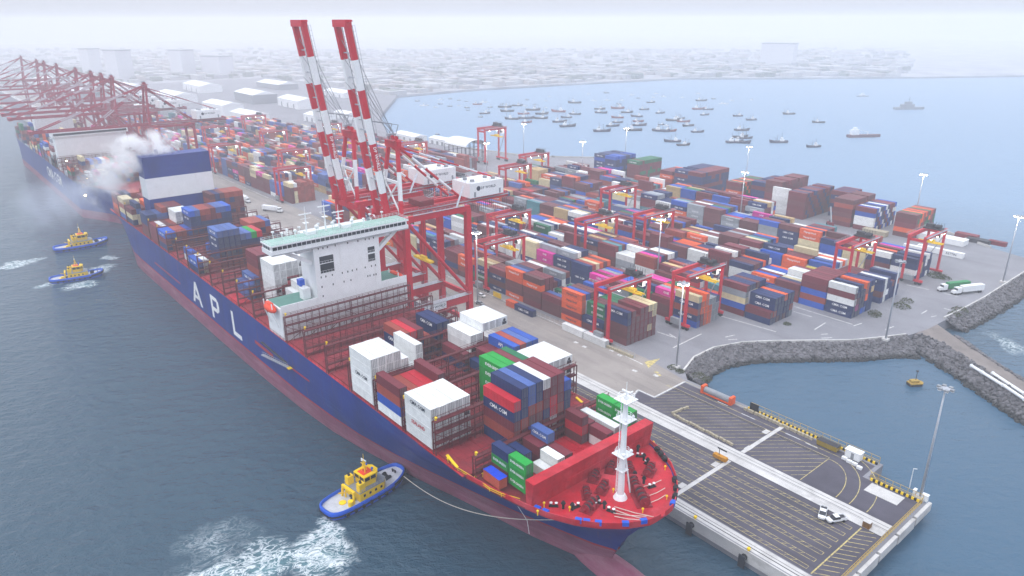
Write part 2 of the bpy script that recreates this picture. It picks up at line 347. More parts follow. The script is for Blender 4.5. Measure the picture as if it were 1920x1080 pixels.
# ------------------------------------------------------------------ land
REV = [(-138.6,200.6),(-143,205),(-147.3,217),(-147.5,230),(-143,243),(-135.7,253.4),(-125.5,266),(-115,279),(-108.5,291),(-103.5,301.6),(-100.8,316),(-100.0,330),(-98.0,374),(-98,432),(-97,456)]
BACK = [(-125,466),(-185,497),(-300,500),(-474,506),(-521,462),(-627,440),(-752,441),(-900,520),(-1137,694)]
SHORE = [(-1150,889),(-1110,1150),(-1059,1406),(-945,1531),(-700,1850),(-300,2500),(300,3400),(900,4200)]
LAND = [(-1700,137.9),(-52.2,137.9),(-52.2,191.2),(-68,191.2),(-68,200.6)]+REV+BACK
def fill(poly, z0, z1, name, mats):
    bm = bmesh.new(); vs = [bm.verts.new((p[0], p[1], z1)) for p in poly]; f = bm.faces.new(vs); f.normal_update()
    if f.normal.z < 0: f.normal_flip()
    r = bmesh.ops.extrude_face_region(bm, geom=[f]); 
    for v in r['geom']:
        if isinstance(v, bmesh.types.BMVert): v.co.z = z0
    bmesh.ops.recalc_face_normals(bm, faces=bm.faces[:]); bmesh.ops.triangulate(bm, faces=bm.faces[:])
    me = bpy.data.meshes.new(name); bm.to_mesh(me); bm.free()
    for mt in mats: me.materials.append(mt)
    return ob(name, me)
tag(fill(LAND+[(-1700,694)], -8, 0, 'terminal_ground', [M['road']]), 'grey concrete ground of the container terminal and its pier', None, None, 'structure')
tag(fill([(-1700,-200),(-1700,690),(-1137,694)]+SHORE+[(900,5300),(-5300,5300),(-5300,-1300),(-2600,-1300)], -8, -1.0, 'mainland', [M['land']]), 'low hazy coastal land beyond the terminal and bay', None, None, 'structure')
def sheet(poly, z, name, mt, label):
    o = fill(poly, z-.0035, z, name, [mt]); return tag(o, label, None, None, 'structure')
sheet([(-1690,169.6),(-165,170.2),(-142.7,174),(-145.2,181),(-138,181.1),(-138.4,199.5),(-160,203),(-1690,203)], .008, 'quay_apron', M['apron'], 'tan concrete quay apron behind the crane rail')
sheet([(-1690,141.9),(-53.6,141.9),(-53.6,190),(-69.2,190),(-69.2,198),(-137.8,198),(-137.4,180.6),(-144.4,180.4),(-142,173.4),(-164,169.3),(-1690,169.3)], .008, 'pier_asphalt', M['asph'], 'dark purplish asphalt of the pier')
# crane rail strips, cross beams of pale concrete
rs = MB(); rs.box(-1690, -54, 168.2, 171.0, .004, .03); rs.box(-1690, -54, 171.12, 174.4, .004, .028); rs.box(-1690, -53, 138.2, 139.2, .004, .03); rs.box(-1690, -53, 139.5, 141.6, .004, .03)
rs.build('crane_rail_strip', M['conc']); tag(bpy.data.objects['crane_rail_strip'], 'pale concrete strips that carry the quay crane rails', None, None, 'structure')
rl = MB(); rl.box(-1690, -54, 168.0, 168.18, .004, .05); rl.box(-1690, -54, 139.24, 139.44, .004, .05); rl.box(-1690,-54,171.5,171.62,.03,.06); rl.box(-1690,-54,172.9,173.0,.03,.06); rl.box(-1690,-54,140.3,140.42,.032,.06)
tag(rl.build('crane_rail', M['dark']), 'dark steel crane rails and cable slots along the quay', None, None, 'structure')
cb = MB(); cb.box(-99.3, -98.0, 141.9, 167.9, .010, .03); cb.box(-99.3, -98.0, 174.6, 198, .010, .03)
for (x, y) in ((-99.4,147),(-99.4,163),(-97.9,178),(-99.6,190.5)): cb.box(x-1.7, x, y-1.2, y+1.4, .010, .028)
tag(cb.build('cable_duct', M['conc']), 'pale concrete cable duct crossing the pier asphalt', None, None, 'structure')
# painted markings
py_ = MB(); pw = MB(); Z = .016
for k in range(7):
    y = 143.0+k*3.62; x1 = -60.5; x0 = -175
    py_.strip([(x0,y),(x1,y)], .13, Z); py_.strip([(x0,y+1.25),(x1,y+1.25)], .13, Z); py_.strip([(x1,y),(x1,y+1.25)], .13, Z)
    x = x0
    while x < x1-2:
        py_.strip([(x,y),(x+1.25,y+1.25)], .12, Z+.003); x += 2.25
py_.strip([(-58.9,142.2),(-58.9,167.6)], .35, Z)
for k in range(12): y = 143+k*2.1; py_.strip([(-58.6,y),(-54.6,y+2.6)], .18, Z)
for k in range(26):     # hatched waiting area behind the rail
    x = -148+k*2.6; a = (x, 175.2); b = (x+13.0, 191.0)
    if b[0] < -137.5: continue
    if a[0] < -137.5: t_ = (-137.5-a[0])/13.0; a = (-137.5, 175.2+15.8*t_)
    if a[0] > -81.5: break
    if b[0] > -80.2: t_ = (-80.2-a[0])/13.0; b = (-80.2, 175.2+15.8*t_)
    py_.strip([a, b], .12, Z)
py_.strip([(-141,191.2),(-80,191.2)], .16, Z); py_.strip([(-141,192),(-80,192)], .16, Z); py_.strip([(-80,191.5),(-80,175)], .2, Z)
for r_ in (9.5, 13.3, 18):
    pts = [(-80+5+r_*math.sin(a)*.95, 175.0+ (17.2 if r_ < 10 else 19.5 if r_ < 14 else 23.0)*(.5-.5*math.cos(math.pi-a)) ) for a in [math.pi*i/24 for i in range(25)]]
    pts = [(-79+r_*math.sin(math.pi*i/48), 175+ (16.2+(r_-9.5)*.9)*math.cos(math.pi*i/48)) for i in range(25)]
    py_.strip(pts, .2, Z); py_.strip([pts[0], (-138, pts[0][1])], .18, Z)
for (x, y, a, l) in ((-112,194.6,0,5),(-96,194.6,0,5),(-122,195.4,0,4),(-89,194.2,0,4)): pw.strip([(x,y),(x+l,y)], .35, Z+.002)
# zig-zag edge and quay arrows
pw.strip([(-164,170.6),(-142.9,174.2),(-145.3,181.0),(-138.1,181.2),(-138.4,199)], .6, .014)
for (px, py) in ((1162,666),(1190,695),(1147,657),(1096,650),(1080,642),(1230,704)):
    p = at(px, py, .014); pw.strip([(p.x-1,p.y),(p.x+1,p.y)], 1.4, .014)
for (a, b) in (((1172,667),(1205,683)),((1255,626),(1268,634)),((1262,652),(1315,626)),((1232,622),(1262,632)),((1488,584),(1522,594)),((1490,575),(1598,608)),((1527,618),(1548,605)),((1350,592),(1455,622)),((1360,632),(1378,628)),((1365,637),(1382,636)),((1540,634),(1560,633)),((1540,627),(1552,626)),((1600,611),(1616,606)),((1700,534),(1742,543)),((1770,550),(1797,556)),((1728,588),(1738,582)),((1746,594),(1756,592)),((1660,618),(1676,612)),((1770,578),(1784,582)),((1822,548),(1836,552)),((700,470),(735,486)),((740,490),(790,512)),((600,400),(650,424)),((985,578),(1000,586))):
    p, q = at(*a, .014), at(*b, .014); pw.strip([p, q], .55, .014)
tag(py_.build('yellow_markings', M['paint_y']), 'faded yellow lane lines painted on the pier asphalt', None, None, 'structure')
tag(pw.build('white_markings', M['paint_w']), 'white arrows and lines painted on the quay and pier', None, None, 'structure')
yt = MB(); a, b, c = at(1208,678,.014), at(1238,672,.014), at(1216,690,.014); yt.sheet([a, b, c], .014)
for (px, py) in ((1231,698),(1236,703)): p = at(px, py, .014); yt.box(p.x-.8, p.x+.8, p.y-.6, p.y+.6, .010, .014)
tag(yt.build('yellow_island', M['paint_y']), 'solid yellow painted traffic island on the quay road', None, None, 'structure')

# ------------------------------------------------------------------ rock slopes
def rock_template(r):
    bm = bmesh.new(); bmesh.ops.create_icosphere(bm, subdivisions=1, radius=1.0)
    for v in bm.verts: v.co *= r.uniform(.68, 1.18)
    vs = [v.co.copy() for v in bm.verts]; fs = [tuple(v.index for v in f.verts) for f in bm.faces]; bm.free(); return vs, fs
ROCKS = [rock_template(rnd) for _ in range(7)]
def scatter_rocks(mb, top, bot, n, z0, z1, s0=.3, s1=1.15):
    segs = []; tot = 0
    for i in range(len(top)-1):
        l = (Vector(top[i+1])-Vector(top[i])).length; segs.append(l); tot += l
    for _ in range(n):
        d = rnd.uniform(0, tot); i = 0
        while i < len(segs)-1 and d > segs[i]: d -= segs[i]; i += 1
        u = min(1, d/max(segs[i], .01)); v = rnd.random()
        a = Vector(top[i]).lerp(Vector(top[i+1]), u); b = Vector(bot[i]).lerp(Vector(bot[i+1]), u); p = a.lerp(b, v)
        s = s0+(s1-s0)*rnd.random()**2.2; vs, fs = ROCKS[rnd.randrange(7)]
        rot = Matrix.Rotation(rnd.uniform(0, 6.3), 3, (rnd.random()-.5, rnd.random()-.5, rnd.random()+.1))
        c = Vector((p.x, p.y, z0+(z1-z0)*v+rnd.uniform(-.15, .35)))
        mb.add([c+(rot @ q)*s for q in vs], fs)
def slope(top, bot, z0, z1, name, label):
    mb = MB(); n = len(top)
    mb.add([(*p, z0) for p in top]+[(*p, z1) for p in bot], [(i, n+i, n+i+1, i+1) for i in range(n-1)])
    tag(mb.build(name, M['rock']), label, None, None, 'structure')
def offset(pts, d):
    o = []
    for i, p in enumerate(pts):
        a = Vector(pts[max(0, i-1)]); b = Vector(pts[min(len(pts)-1, i+1)]); t = (b-a).normalized(); o.append((p[0]+t.y*d, p[1]-t.x*d))
    return o
R1T = REV[1:10]; R1B = offset(R1T, 7.8)
R1B[-1] = (-94.5, 294.5)
slope(R1T, R1B, -.15, -5.6, 'basin_revetment', 'steep rock slope round the small basin')
R2T = [(-100.3,333),(-99,350),(-98.0,374),(-98,432),(-97,456)]; R2B = [(-92.5,337),(-91.5,352),(-90,374),(-89.5,432),(-85,458)]
slope(R2T, R2B, -.15, -5.6, 'outer_revetment', 'rock slope along the outer yard road')
B3T = BACK[:6]; B3B = offset(B3T, 7)
slope(B3T, B3B, -.15, -5.6, 'bay_revetment', 'rock slope behind the yard facing the bay')
BWL = [(-102,303),(-92,300),(-78,290.5),(-53,273.5),(-30,258)]; BWR = [(-100.5,330),(-90,322),(-79,311.5),(-60,297.3),(-34,278)]
BWLm = [(-101,309),(-91,306),(-76.5,296),(-54,280.5),(-31,264)]; BWRm = [(-101,325),(-91.5,317),(-80,308),(-61,294),(-35,275)]
tag(fill([(-102,306)]+BWLm+BWRm[::-1]+[(-102,326)], -6, -.02, 'breakwater_track', [M['dirt']]), 'brown earth track on top of the rock breakwater', None, None, 'structure')
BWLb = [(p[0]-1.5, p[1]-3.6) for p in BWL]; BWRb = [(p[0]+2.4, p[1]+4.0) for p in BWR]
slope(BWLm, BWLb, -.1, -5.6, 'breakwater_inner_slope', 'rock slope of the breakwater facing the basin')
slope(BWRm[1:], BWRb[1:], -.1, -5.6, 'breakwater_outer_slope', 'rock slope of the breakwater facing open water')
rk = MB()
scatter_rocks(rk, R1T, R1B, 4600, 0, -5.2); scatter_rocks(rk, R2T, R2B, 2300, 0, -5.2); scatter_rocks(rk, BWLm, BWLb, 1500, .2, -5.2); scatter_rocks(rk, BWRm[1:], BWRb[1:], 1500, .2, -5.2)
scatter_rocks(rk, B3T, B3B, 700, .2, -5.2, .8, 1.9)
tag(rk.build('armour_rock', M['rock']), 'grey broken armour rocks heaped along the shore slopes', 'rocks', None, 'stuff')
# kerbs and parapets (each a wall of its own)
def wall_along(pts, w, h, name, label, mt, cat='wall', z=0):
    mb = MB()
    for a, b in zip(pts[:-1], pts[1:]):
        a = Vector((*a, 0)); b = Vector((*b, 0)); d = (b-a).normalized()*.03; mb.bar(a-d+Vector((0,0,z+h/2)), b+d+Vector((0,0,z+h/2)), w, h)
    o = mb.build(name, mt); return tag(o, label, cat)
wall_along(offset(R1T, -.6), .7, .9, 'parapet_wall', 'low pale concrete parapet along the curved basin road', M['conc'])
wall_along(offset(R2T, -.6), .6, .9, 'parapet_wall', 'low pale concrete parapet beside the outer yard road', M['conc'])
wall_along(offset(B3T, -.6), .6, 1.2, 'sea_wall', 'long low concrete wall between the yard and the bay', M['conc'])

# ================================================================== the container ship
YC, HB, DK = 111.25, 25.2, 19.6         # centre line, half beam, deck edge height
ship = thing('container_ship', 'huge blue container ship with white bridge and red bow deck moored at the quay', 'ship', (-260, YC, SEA))
def sp(o): o.parent = ship; o.matrix_parent_inverse = Matrix.Translation((260, -YC, -SEA)); return o
LEV = [-9, -5, 0, 2.0, 2.7, 8, 14, DK]
TAB = {  # half breadth tables by level: x from the stem aft
 -9: [(-99,0),(-106,2),(-117,5),(-137,9),(-158,14),(-173,17.5),(-206,22.5),(-255,24.2),(-300,24.6)],
 -5: [(-95.5,0),(-98,1.6),(-105,3.4),(-117,6.8),(-137,10.8),(-158,15.8),(-173,18.8),(-191,21.6),(-206,23.6),(-255,25.0),(-300,25.2)],
 0: [(-93.5,0),(-96,1.6),(-105,4.2),(-117,7.6),(-137,12.2),(-158,17.2),(-173,20.4),(-206,24.4),(-255,25.2),(-300,25.2)],
 8: [(-89.6,0),(-92,2.2),(-98,5.0),(-108,8.8),(-120,12.8),(-137,17.4),(-158,22),(-180,24.5),(-220,25.2),(-300,25.2)],
 14: [(-85,0),(-87,3.4),(-92,8.2),(-100,12.6),(-110,16.4),(-122,19.9),(-140,23.2),(-160,24.9),(-220,25.2),(-300,25.2)],
 DK: [(-79.9,0),(-80.4,4.2),(-83,9.2),(-87,13.6),(-91,16.8),(-97,19.8),(-102,21.3),(-110,23.0),(-120,24.6),(-135,25.2),(-220,25.2),(-300,25.2)]}
def hb_at(tab, x):
    if x >= tab[0][0]: return 0.0
    for (a, ha), (b, hb) in zip(tab[:-1], tab[1:]):
        if a >= x >= b: t = (a-x)/(a-b); return ha+(hb-ha)*t
    return tab[-1][1]
def half(x, z):
    ks = [-9, -5, 0, 8, 14, DK]
    z = max(-9, min(DK, z))
    for a, b in zip(ks[:-1], ks[1:]):
        if a <= z <= b:
            t = (z-a)/(b-a); h = hb_at(TAB[a], x)*(1-t)+hb_at(TAB[b], x)*t; break
    if x < -418:   # stern taper, strongest low down
        k = min(1, (-418-x)/57.0); h *= 1-k*k*(.62*(1-(z+9)/28.6)**1.2+.10)
    return h
def stem(z):
    ks = [-9, -5, 0, 8, 14, DK]
    for a, b in zip(ks[:-1], ks[1:]):
        if a <= z <= b: t = (z-a)/(b-a); return TAB[a][0][0]*(1-t)+TAB[b][0][0]*t
def hull_mesh(levels, mats):
    mb = MB(); US = [0, .004, .012, .025, .045, .07, .1, .14, .18, .23, .28, .34, .42, .5, .6, .72, .86, 1.0]
    AFT = [-330, -360, -390, -415, -430, -445, -458, -468, -475]
    rows = []
    for z in levels:
        xs = [stem(z)+(-300-stem(z))*u for u in US]+AFT
        rows.append([(x, half(x, z)) for x in xs])
    n = len(rows[0])
    for s in (-1, 1):
        vs = [(x, YC+s*h, z) for z, r in zip(levels, rows) for (x, h) in r]
        for j in range(len(levels)-1):
            for i in range(n-1):
                f = (j*n+i, j*n+i+1, (j+1)*n+i+1, (j+1)*n+i); 
                if s > 0: f = f[::-1]
                if i == n-2 or True: pass
                mb.f.append(tuple(len(mb.v)+k for k in f)); mb.m.append(0)
        mb.v += vs
    # transom
    b = len(mb.v)
    for z, r in zip(levels, rows): x, h = r[-1]; mb.v += [(x, YC-h, z), (x, YC+h, z)]
    for j in range(len(levels)-1): mb.f.append((b+2*j, b+2*j+1, b+2*j+3, b+2*j+2)); mb.m.append(0)
    return mb
sp(hull_mesh([-9,-7,-5,-2.5,0,2.0], None).build('boot_topping', M['hull_red'], None, True))
sp(hull_mesh([2.0,2.7], None).build('waterline_stripe', M['hull_line'], None, True))
hull = sp(hull_mesh([2.7,5,8,11,14,17,DK], None).build('hull', M['hull_blue'], None, True))
bb = MB(); bb.sphere((-92, YC, -5.6), 1, 18, 12, (19, 4.2, 4.6)); sp(bb.build('bulbous_bow', M['hull_red'], None, True))
# deck outline
def outline(z, x0, x1, inset=0, n=60):
    L_ = []; R_ = []
    for i in range(n+1):
        u = i/n; x = x0+(x1-x0)*(1-(1-u)**2.2); h = max(.0, half(x, z)-inset); L_.append((x, YC-h)); R_.append((x, YC+h))
    return L_+R_[::-1]
def poly_obj(poly, z0, z1, name, mt):
    o = fill(poly, z0, z1, name, [mt]); return sp(o)
poly_obj(outline(DK, -474.5, -102.5, .25), DK-.7, DK-.25, 'main_deck', M['deck_maroon'])
poly_obj(outline(DK, -102.5, -80.2, .25), DK-.7, DK-.2, 'forecastle_deck', M['deck_red'])
# bulwark round the bow, following the deck edge
bw = MB(); xs = [-80.0,-80.4,-81.2,-82.2,-83.5,-85,-87,-89,-91,-94,-97,-100,-103,-108,-114,-120]
for s in (-1, 1):
    for a, b in zip(xs[:-1], xs[1:]):
        ha, hb_ = half(a, DK), half(b, DK); k = 1.0
        bw.bar((a, YC+s*ha, DK+.55), (b, YC+s*hb_, DK+.55), .22, 1.15)
sp(bw.build('bow_bulwark', M['deck_red']))
# bright red strip of deck edge plating along the side
for s in (-1, 1):
    rb = MB(); rb.box(-470, -121, YC+s*(HB-.55)-.5, YC+s*(HB-.55)+.5, DK-.24, DK+.05); sp(rb.build('gunwale', M['deck_red']))
    rr = MB()
    for zz in (.55, 1.05): rr.bar((-470, YC+s*(HB-.12), DK+zz), (-121, YC+s*(HB-.12), DK+zz), .06)
    for i in range(128): rr.bar((-470+i*2.72, YC+s*(HB-.12), DK), (-470+i*2.72, YC+s*(HB-.12), DK+1.1), .06)
    sp(rr.build('railing', M['lash']))
# hull lettering (11 m tall letters on the starboard side)
def letter(polys, x0, name):
    mb = MB()
    for poly in polys:
        n = len(poly); y = YC-HB-.06
        vs = [(x0+p[0], y, p[1]) for p in poly]+[(x0+p[0], y+.05, p[1]) for p in poly]
        mb.add(vs, [tuple(range(n)), tuple(range(2*n-1, n-1, -1))]+[((i+1) % n, i, n+i, n+(i+1) % n) for i in range(n)])
    return sp(mb.build(name, M['white_let']))
za, zb_ = 4.6, 15.0
letter([[(0,za),(2.3,za),(7.2,zb_),(5.0,zb_)], [(7.2,zb_),(5.4,12.6),(10.2,za),(12.6,za)], [(3.4,7.0),(3.9,8.6),(8.9,8.6),(9.5,7.0)]], -326.5, 'hull_letter_a')
letter([[(0,za),(2.1,za),(2.1,zb_),(0,zb_)], [(2.1,13.2),(7.5,13.2),(8.6,14.2),(7.5,zb_),(2.1,zb_)], [(2.1,8.2),(7.5,8.2),(8.6,9.2),(7.5,10),(2.1,10)], [(7.3,9.6),(9.4,9.2),(10,11.6),(9.4,14.2),(7.3,13.5)]], -301.2, 'hull_letter_p')
letter([[(0,za),(2.1,za),(2.1,zb_),(0,zb_)], [(2.1,za),(9,za),(9,6.5),(2.1,6.5)]], -276.9, 'hull_letter_l')
# red recess streaks, accommodation ladder
for (a, b, w) in (((478,640),(512,668),1.3),((538,684),(580,715),.6),((290,492),(338,532),.7)):
    p, q = aty(*a, YC-HB-.05), aty(*b, YC-HB-.05); mb = MB(); mb.bar(p, q, .06, w); sp(mb.build('hull_streak', M['hull_line']))
lad = MB(); p, q = aty(492,665,YC-HB-1.0), aty(540,688,YC-HB-1.0); lad.bar(p, q, 1.1, .35)
for i in range(14):
    c = Vector(p).lerp(Vector(q), i/13); lad.bar(c, c+Vector((0,0,1.2)), .08)
lad.bar(Vector(p)+Vector((0,0,1.2)), Vector(q)+Vector((0,0,1.2)), .09)
p2, q2 = aty(490,641,YC-HB-.6), aty(536,680,YC-HB-.6); lad.bar(p2, q2, .8, .2, 1); lad.box(q.x-.2, q.x+1.6, q.y-.5, q.y+.9, q.z-.4, q.z-.1, 2)
sp(lad.build('accommodation_ladder', [M['galv'], M['dark'], M['yellow']]))

# hatch covers, one per panel
BAYF = [(-117.3,-104.3),(-131.9,-119.6),(-146.4,-134.1),(-161.2,-148.8),(-176.1,-163.4),(-191.0,-178.5),(-206.2,-193.4),(-221.2,-208.6)]
BAYA = [(-250.0,-238.2),(-265.6,-252.2),(-280.9,-267.9),(-295.6,-283.1),(-310.5,-297.9),(-325.4,-312.8),(-340.3,-327.7),(-355.2,-342.6),(-370.1,-357.5),(-385.0,-372.4),(-399.9,-387.3),(-430.2,-417.6),(-445.1,-432.5),(-460,-447.4)]
hmesh = {}
for (x0, x1) in BAYF+BAYA:
    k = round(x1-x0, 1)
    if k not in hmesh:
        mb = MB(); l = x1-x0; mb.box(0, l, 0, 9.6, 0, .95)
        for i in range(1, 4): mb.box(.1, l-.1, i*2.4-.06, i*2.4+.06, .95, 1.02)
        for px in (.3, l/2, l-.6):
            for i in range(8): mb.box(px, px+.3, i*1.2+.3, i*1.2+.55, .95, 1.12)
        hmesh[k] = mb.mesh('hatch_cover', [M['deck_maroon'] if x0 < -120 else M['deck_red']])
    for j in range(5):
        y = YC-24.3+j*9.75
        if abs(y+4.8-YC)+4.8 > half(x1, DK)-.2: continue
        o = ob('hatch_cover', hmesh[k], None, (x0, y, DK-.25)); sp(o)
# lashing bridges: lattice of posts, three walkways, braces
def lashing_mesh(w, h, dense=True):
    mb = MB(); n = int(round(w/2.49))
    for xx in (-.55, .55):
        for i in range(0, n+1, 1 if xx > 0 else 2):
            y = -w/2+i*w/n
            mb.bar((xx, y, 0), (xx, y, h if i % 2 == 0 or xx > 0 else h-1.2), .24 if i % 5 == 0 else .13)
        for z in (h*.34, h*.67, h-.1): mb.bar((xx, -w/2, z), (xx, w/2, z), .16, .26)
        for z in (h*.34+1.1, h*.67+1.1, h+1.0): mb.bar((xx, -w/2, z), (xx, w/2, z), .09)
    for z in (h*.34, h*.67, h-.1): mb.box(-.55, .55, -w/2, w/2, z+.14, z+.2)
    for i in range(0, n, 3):
        y0 = -w/2+i*w/n; y1 = -w/2+min(n, i+2)*w/n
        mb.bar((.6, y0, h*.05), (.6, y1, h*.33), .14); mb.bar((.6, y1, h*.36), (.6, y0, h*.66), .14)
    for i in range(0, n+1): mb.bar((.0, -w/2+i*w/n, h), (.0, -w/2+i*w/n, h+1.0), .1)
    return mb.mesh('lashing_bridge', [M['lash']])
LX = [-118.4,-133,-147.6,-162.3,-177.3,-192.2,-207.4,-222.4,-251.0,-266.7,-281.9,-296.7,-311.6,-326.5,-341.4,-356.3,-371.2,-386.1,-431.3,-446.2]
lm = {}
caps = MB()
for x in LX:
    w = 50.0 if x < -125 else 47.0; h = 9.7 if x < -125 else 6.2
    if (w, h) not in lm: lm[(w, h)] = lashing_mesh(w, h)
    o = ob('lashing_bridge', lm[(w, h)], None, (x, YC, DK-.2)); sp(o)
capm = MB().cyl((0,0,0), (0,0,.7), .3, 8, .22).cbox((.2,0,.75), (.7,.5,.3)).mesh('vent_cap', [M['yellow']])
for x in LX:
    for s in (-1,): sp(ob('vent_cap', capm, None, (x+.4, YC+s*(24.6 if x < -125 else 23.2), DK+(10.2 if x < -125 else 6.8))))

# ---------------------------------------------------------------- accommodation block and bridge
XF = -224.6
house = MB(); house.box(-237.2, XF, YC-24.9, YC+25.3, DK-.3, 31.2)
sp(house.build('deckhouse_base', M['white']))
for ya, yb_ in ((YC-24.4, YC-11.6), (YC+14.6, YC+25.0)): gd = MB(); gd.box(-237.0, XF-.5, ya, yb_, 31.21, 31.27); sp(gd.build('deckhouse_deck', M['green_deck']))
for ya, yb_ in ((YC-24.9, YC-11.3), (YC+14.5, YC+25.3)): par = MB(); par.box(XF-.3, XF+.02, ya, yb_, 31.2, 32.3); sp(par.build('deckhouse_parapet', M['white']))
tow = MB(); Y0, Y1 = YC-11.2, YC+14.4
tow.box(-236.0, XF+.05, Y0, Y1, 31.2, 51.0); tower = sp(tow.build('accommodation_tower', M['white']))
# recessed balcony openings and portholes on the front face
def yz(px, py): p = atx(px, py, XF); return p.y, p.z
zq = lambda x, y: (480+x/6, 390+y/6)
for (a, b) in (((705,550),(875,600)),((715,632),(885,705)),((1250,445),(1336,485)),((1255,520),(1343,588))):
    (ya, z1), (yb, z0) = yz(*zq(*a)), yz(*zq(*b)); z1, z0 = max(z0, z1), min(z0, z1)
    if z1-z0 < 2.0: zc = (z0+z1)/2; z0, z1 = zc-1.15, zc+1.15
    mb = MB(); mb.box(XF+.052, XF+.075, ya, yb, z0, z1); o = mb.build('balcony_opening', M['glass'], tower); 
    fr = MB(); fr.bar((XF+.1, ya, z0+.9), (XF+.1, yb, z0+.9), .06)
    for i in range(6): yy = ya+(yb-ya)*i/5; fr.bar((XF+.1, yy, z0), (XF+.1, yy, z0+.9), .06)
    fr.bar((XF+.1, ya, z1), (XF+.1, yb, z1), .14); fr.bar((XF+.1, ya, z0), (XF+.1, yb, z0), .14); fr.bar((XF+.1, ya, z0), (XF+.1, ya, z1), .14); fr.bar((XF+.1, yb, z0), (XF+.1, yb, z1), .14)
    fr.build('balcony_rail', M['white'], o)
for (x, y) in ((700,460),(752,452),(803,440),(890,420),(1030,393),(1145,370),(1228,352),(1272,345),(1320,333),(733,780),(785,770),(858,752),(970,730),(1032,715),(1082,702),(1132,690),(1228,668),(1298,652),(1343,642),(742,887),(868,857),(990,827),(1067,810),(1257,765),(1282,760),(1325,750),(1350,745),(755,990),(1158,995)):
    yy, z_ = yz(*zq(x, y)); mb = MB(); mb.box(XF+.052, XF+.085, yy-.2, yy+.2, z_-.34, z_+.34); mb.build('porthole', M['glass'], tower)
# bridge deck across the whole beam with window band
WY0, WY1 = YC-26.2, YC+26.6
br = MB()
br.add([(-234,Y0-3,50.2),(XF+.4,Y0-3,50.2),(XF+.4,Y1+3,50.2),(-234,Y1+3,50.2)], [(3,2,1,0)])
br.box(-231.5, XF+1.2, WY0, WY1, 50.6, 52.2); br.box(-231.2, XF+.7, WY0+.3, WY1-.3, 52.2, 53.7); br.box(-231.8, XF+1.4, WY0-.1, WY1+.1, 53.7, 54.2)
br.box(-236.0, -231.5, Y0, Y1, 51.0, 53.9)
bridge = sp(br.build('bridge', M['white']))
nwin = 30
for i in range(nwin):
    y0 = WY0+.75+(WY1-WY0-1.5)*i/nwin; y1 = WY0+.75+(WY1-WY0-1.5)*(i+1)/nwin-.22
    mb = MB(); mb.box(XF+.71, XF+.76, y0, y1, 52.35, 53.6); mb.build('bridge_window', M['glass'], bridge)
for i in range(3):
    mb = MB(); mb.box(-230.6+i*1.9, -229.0+i*1.9, WY0+.24, WY0+.29, 52.35, 53.6); mb.build('bridge_window', M['glass'], bridge)
gr = MB(); gr.box(-231.6, XF+1.2, WY0+.1, WY1-.1, 54.21, 54.27); gr.build('bridge_roof_deck', M['pale_deck'], bridge)
sl = MB(); sl.box(XF+1.2, XF+1.26, WY0, WY1, 50.7, 51.0); sl.build('sill_stripe', M['grey'], bridge)
rl_ = MB()
for z in (55.3, 54.8): rl_.bar((XF+1.2, WY0, z), (XF+1.2, WY1, z), .07); rl_.bar((-231.6, WY0, z), (-231.6, WY1, z), .07); rl_.bar((-231.6, WY0, z), (XF+1.2, WY0, z), .07); rl_.bar((-231.6, WY1, z), (XF+1.2, WY1, z), .07)
for i in range(36):
    y = WY0+(WY1-WY0)*i/35
    for x in (XF+1.2, -231.6): rl_.bar((x, y, 54.2), (x, y, 55.35), .06)
rl_.build('roof_railing', M['white'], bridge)
# wing supports
for s, yw, yt_ in ((-1, Y0, WY0+5), (1, Y1, WY1-3)):
    wb = MB(); wb.bar((XF-2.5, yw, 43.5 if s > 0 else 44.5), (XF-2.5, yt_, 50.6), 1.6, 1.3); wb.box(-229.5, XF-1.0, min(yw, yw+s*5.5), max(yw, yw+s*5.5), 49.0, 50.7); wb.build('wing_bracket', M['white'], bridge)
# masts, radars, domes on the bridge roof
def mast(x, y, z0, z1, label='radar_mast'):
    mb = MB(); mb.cyl((x,y,z0), (x,y,z1), .35, 8, .22); mb.box(x-.9, x+.9, y-.9, y+.9, z0+(z1-z0)*.55, z0+(z1-z0)*.55+.12)
    mb.box(x-.3, x+.1, y-2.3, y+2.3, z1-.6, z1-.25); mb.bar((x, y, z1), (x, y, z1+2.2), .1); mb.bar((x, y-1.8, z0+(z1-z0)*.75), (x, y+1.8, z0+(z1-z0)*.75), .14)
    mb.build(label, M['white'], bridge)
mast(-228.5, 100.2, 54.2, 62.0); mast(-229.5, 113.0, 54.2, 60.5); mast(-229, 107.5, 54.2, 63.5)
for (x, y, r_) in ((-227.5,103.5,.8),(-229.2,110.2,.6),(-227.6,117.0,.7),(-228.5,96.0,.6),(-229,91.5,.5),(-227.2,121.5,.55)):
    mb = MB(); mb.cyl((x,y,54.2), (x,y,55.4+r_), .18, 6); mb.sphere((x,y,55.6+r_*1.5), r_, 10, 7); mb.build('satellite_dome', M['white'], bridge, True)
for y in (89, 94, 98.5, 105.5, 111.6, 119, 126, 131):
    mb = MB(); mb.bar((-230.5,y,54.2), (-230.5,y,57.2), .12); mb.box(-230.9,-230.1,y-.4,y+.4,56.6,57.1); mb.build('searchlight', M['white'], bridge)
for y in (101.5, 115.0): mb = MB(); mb.box(-231,-227.5,y-1.6,y+1.6,54.28,55.4); mb.build('roof_locker', M['white'], bridge)
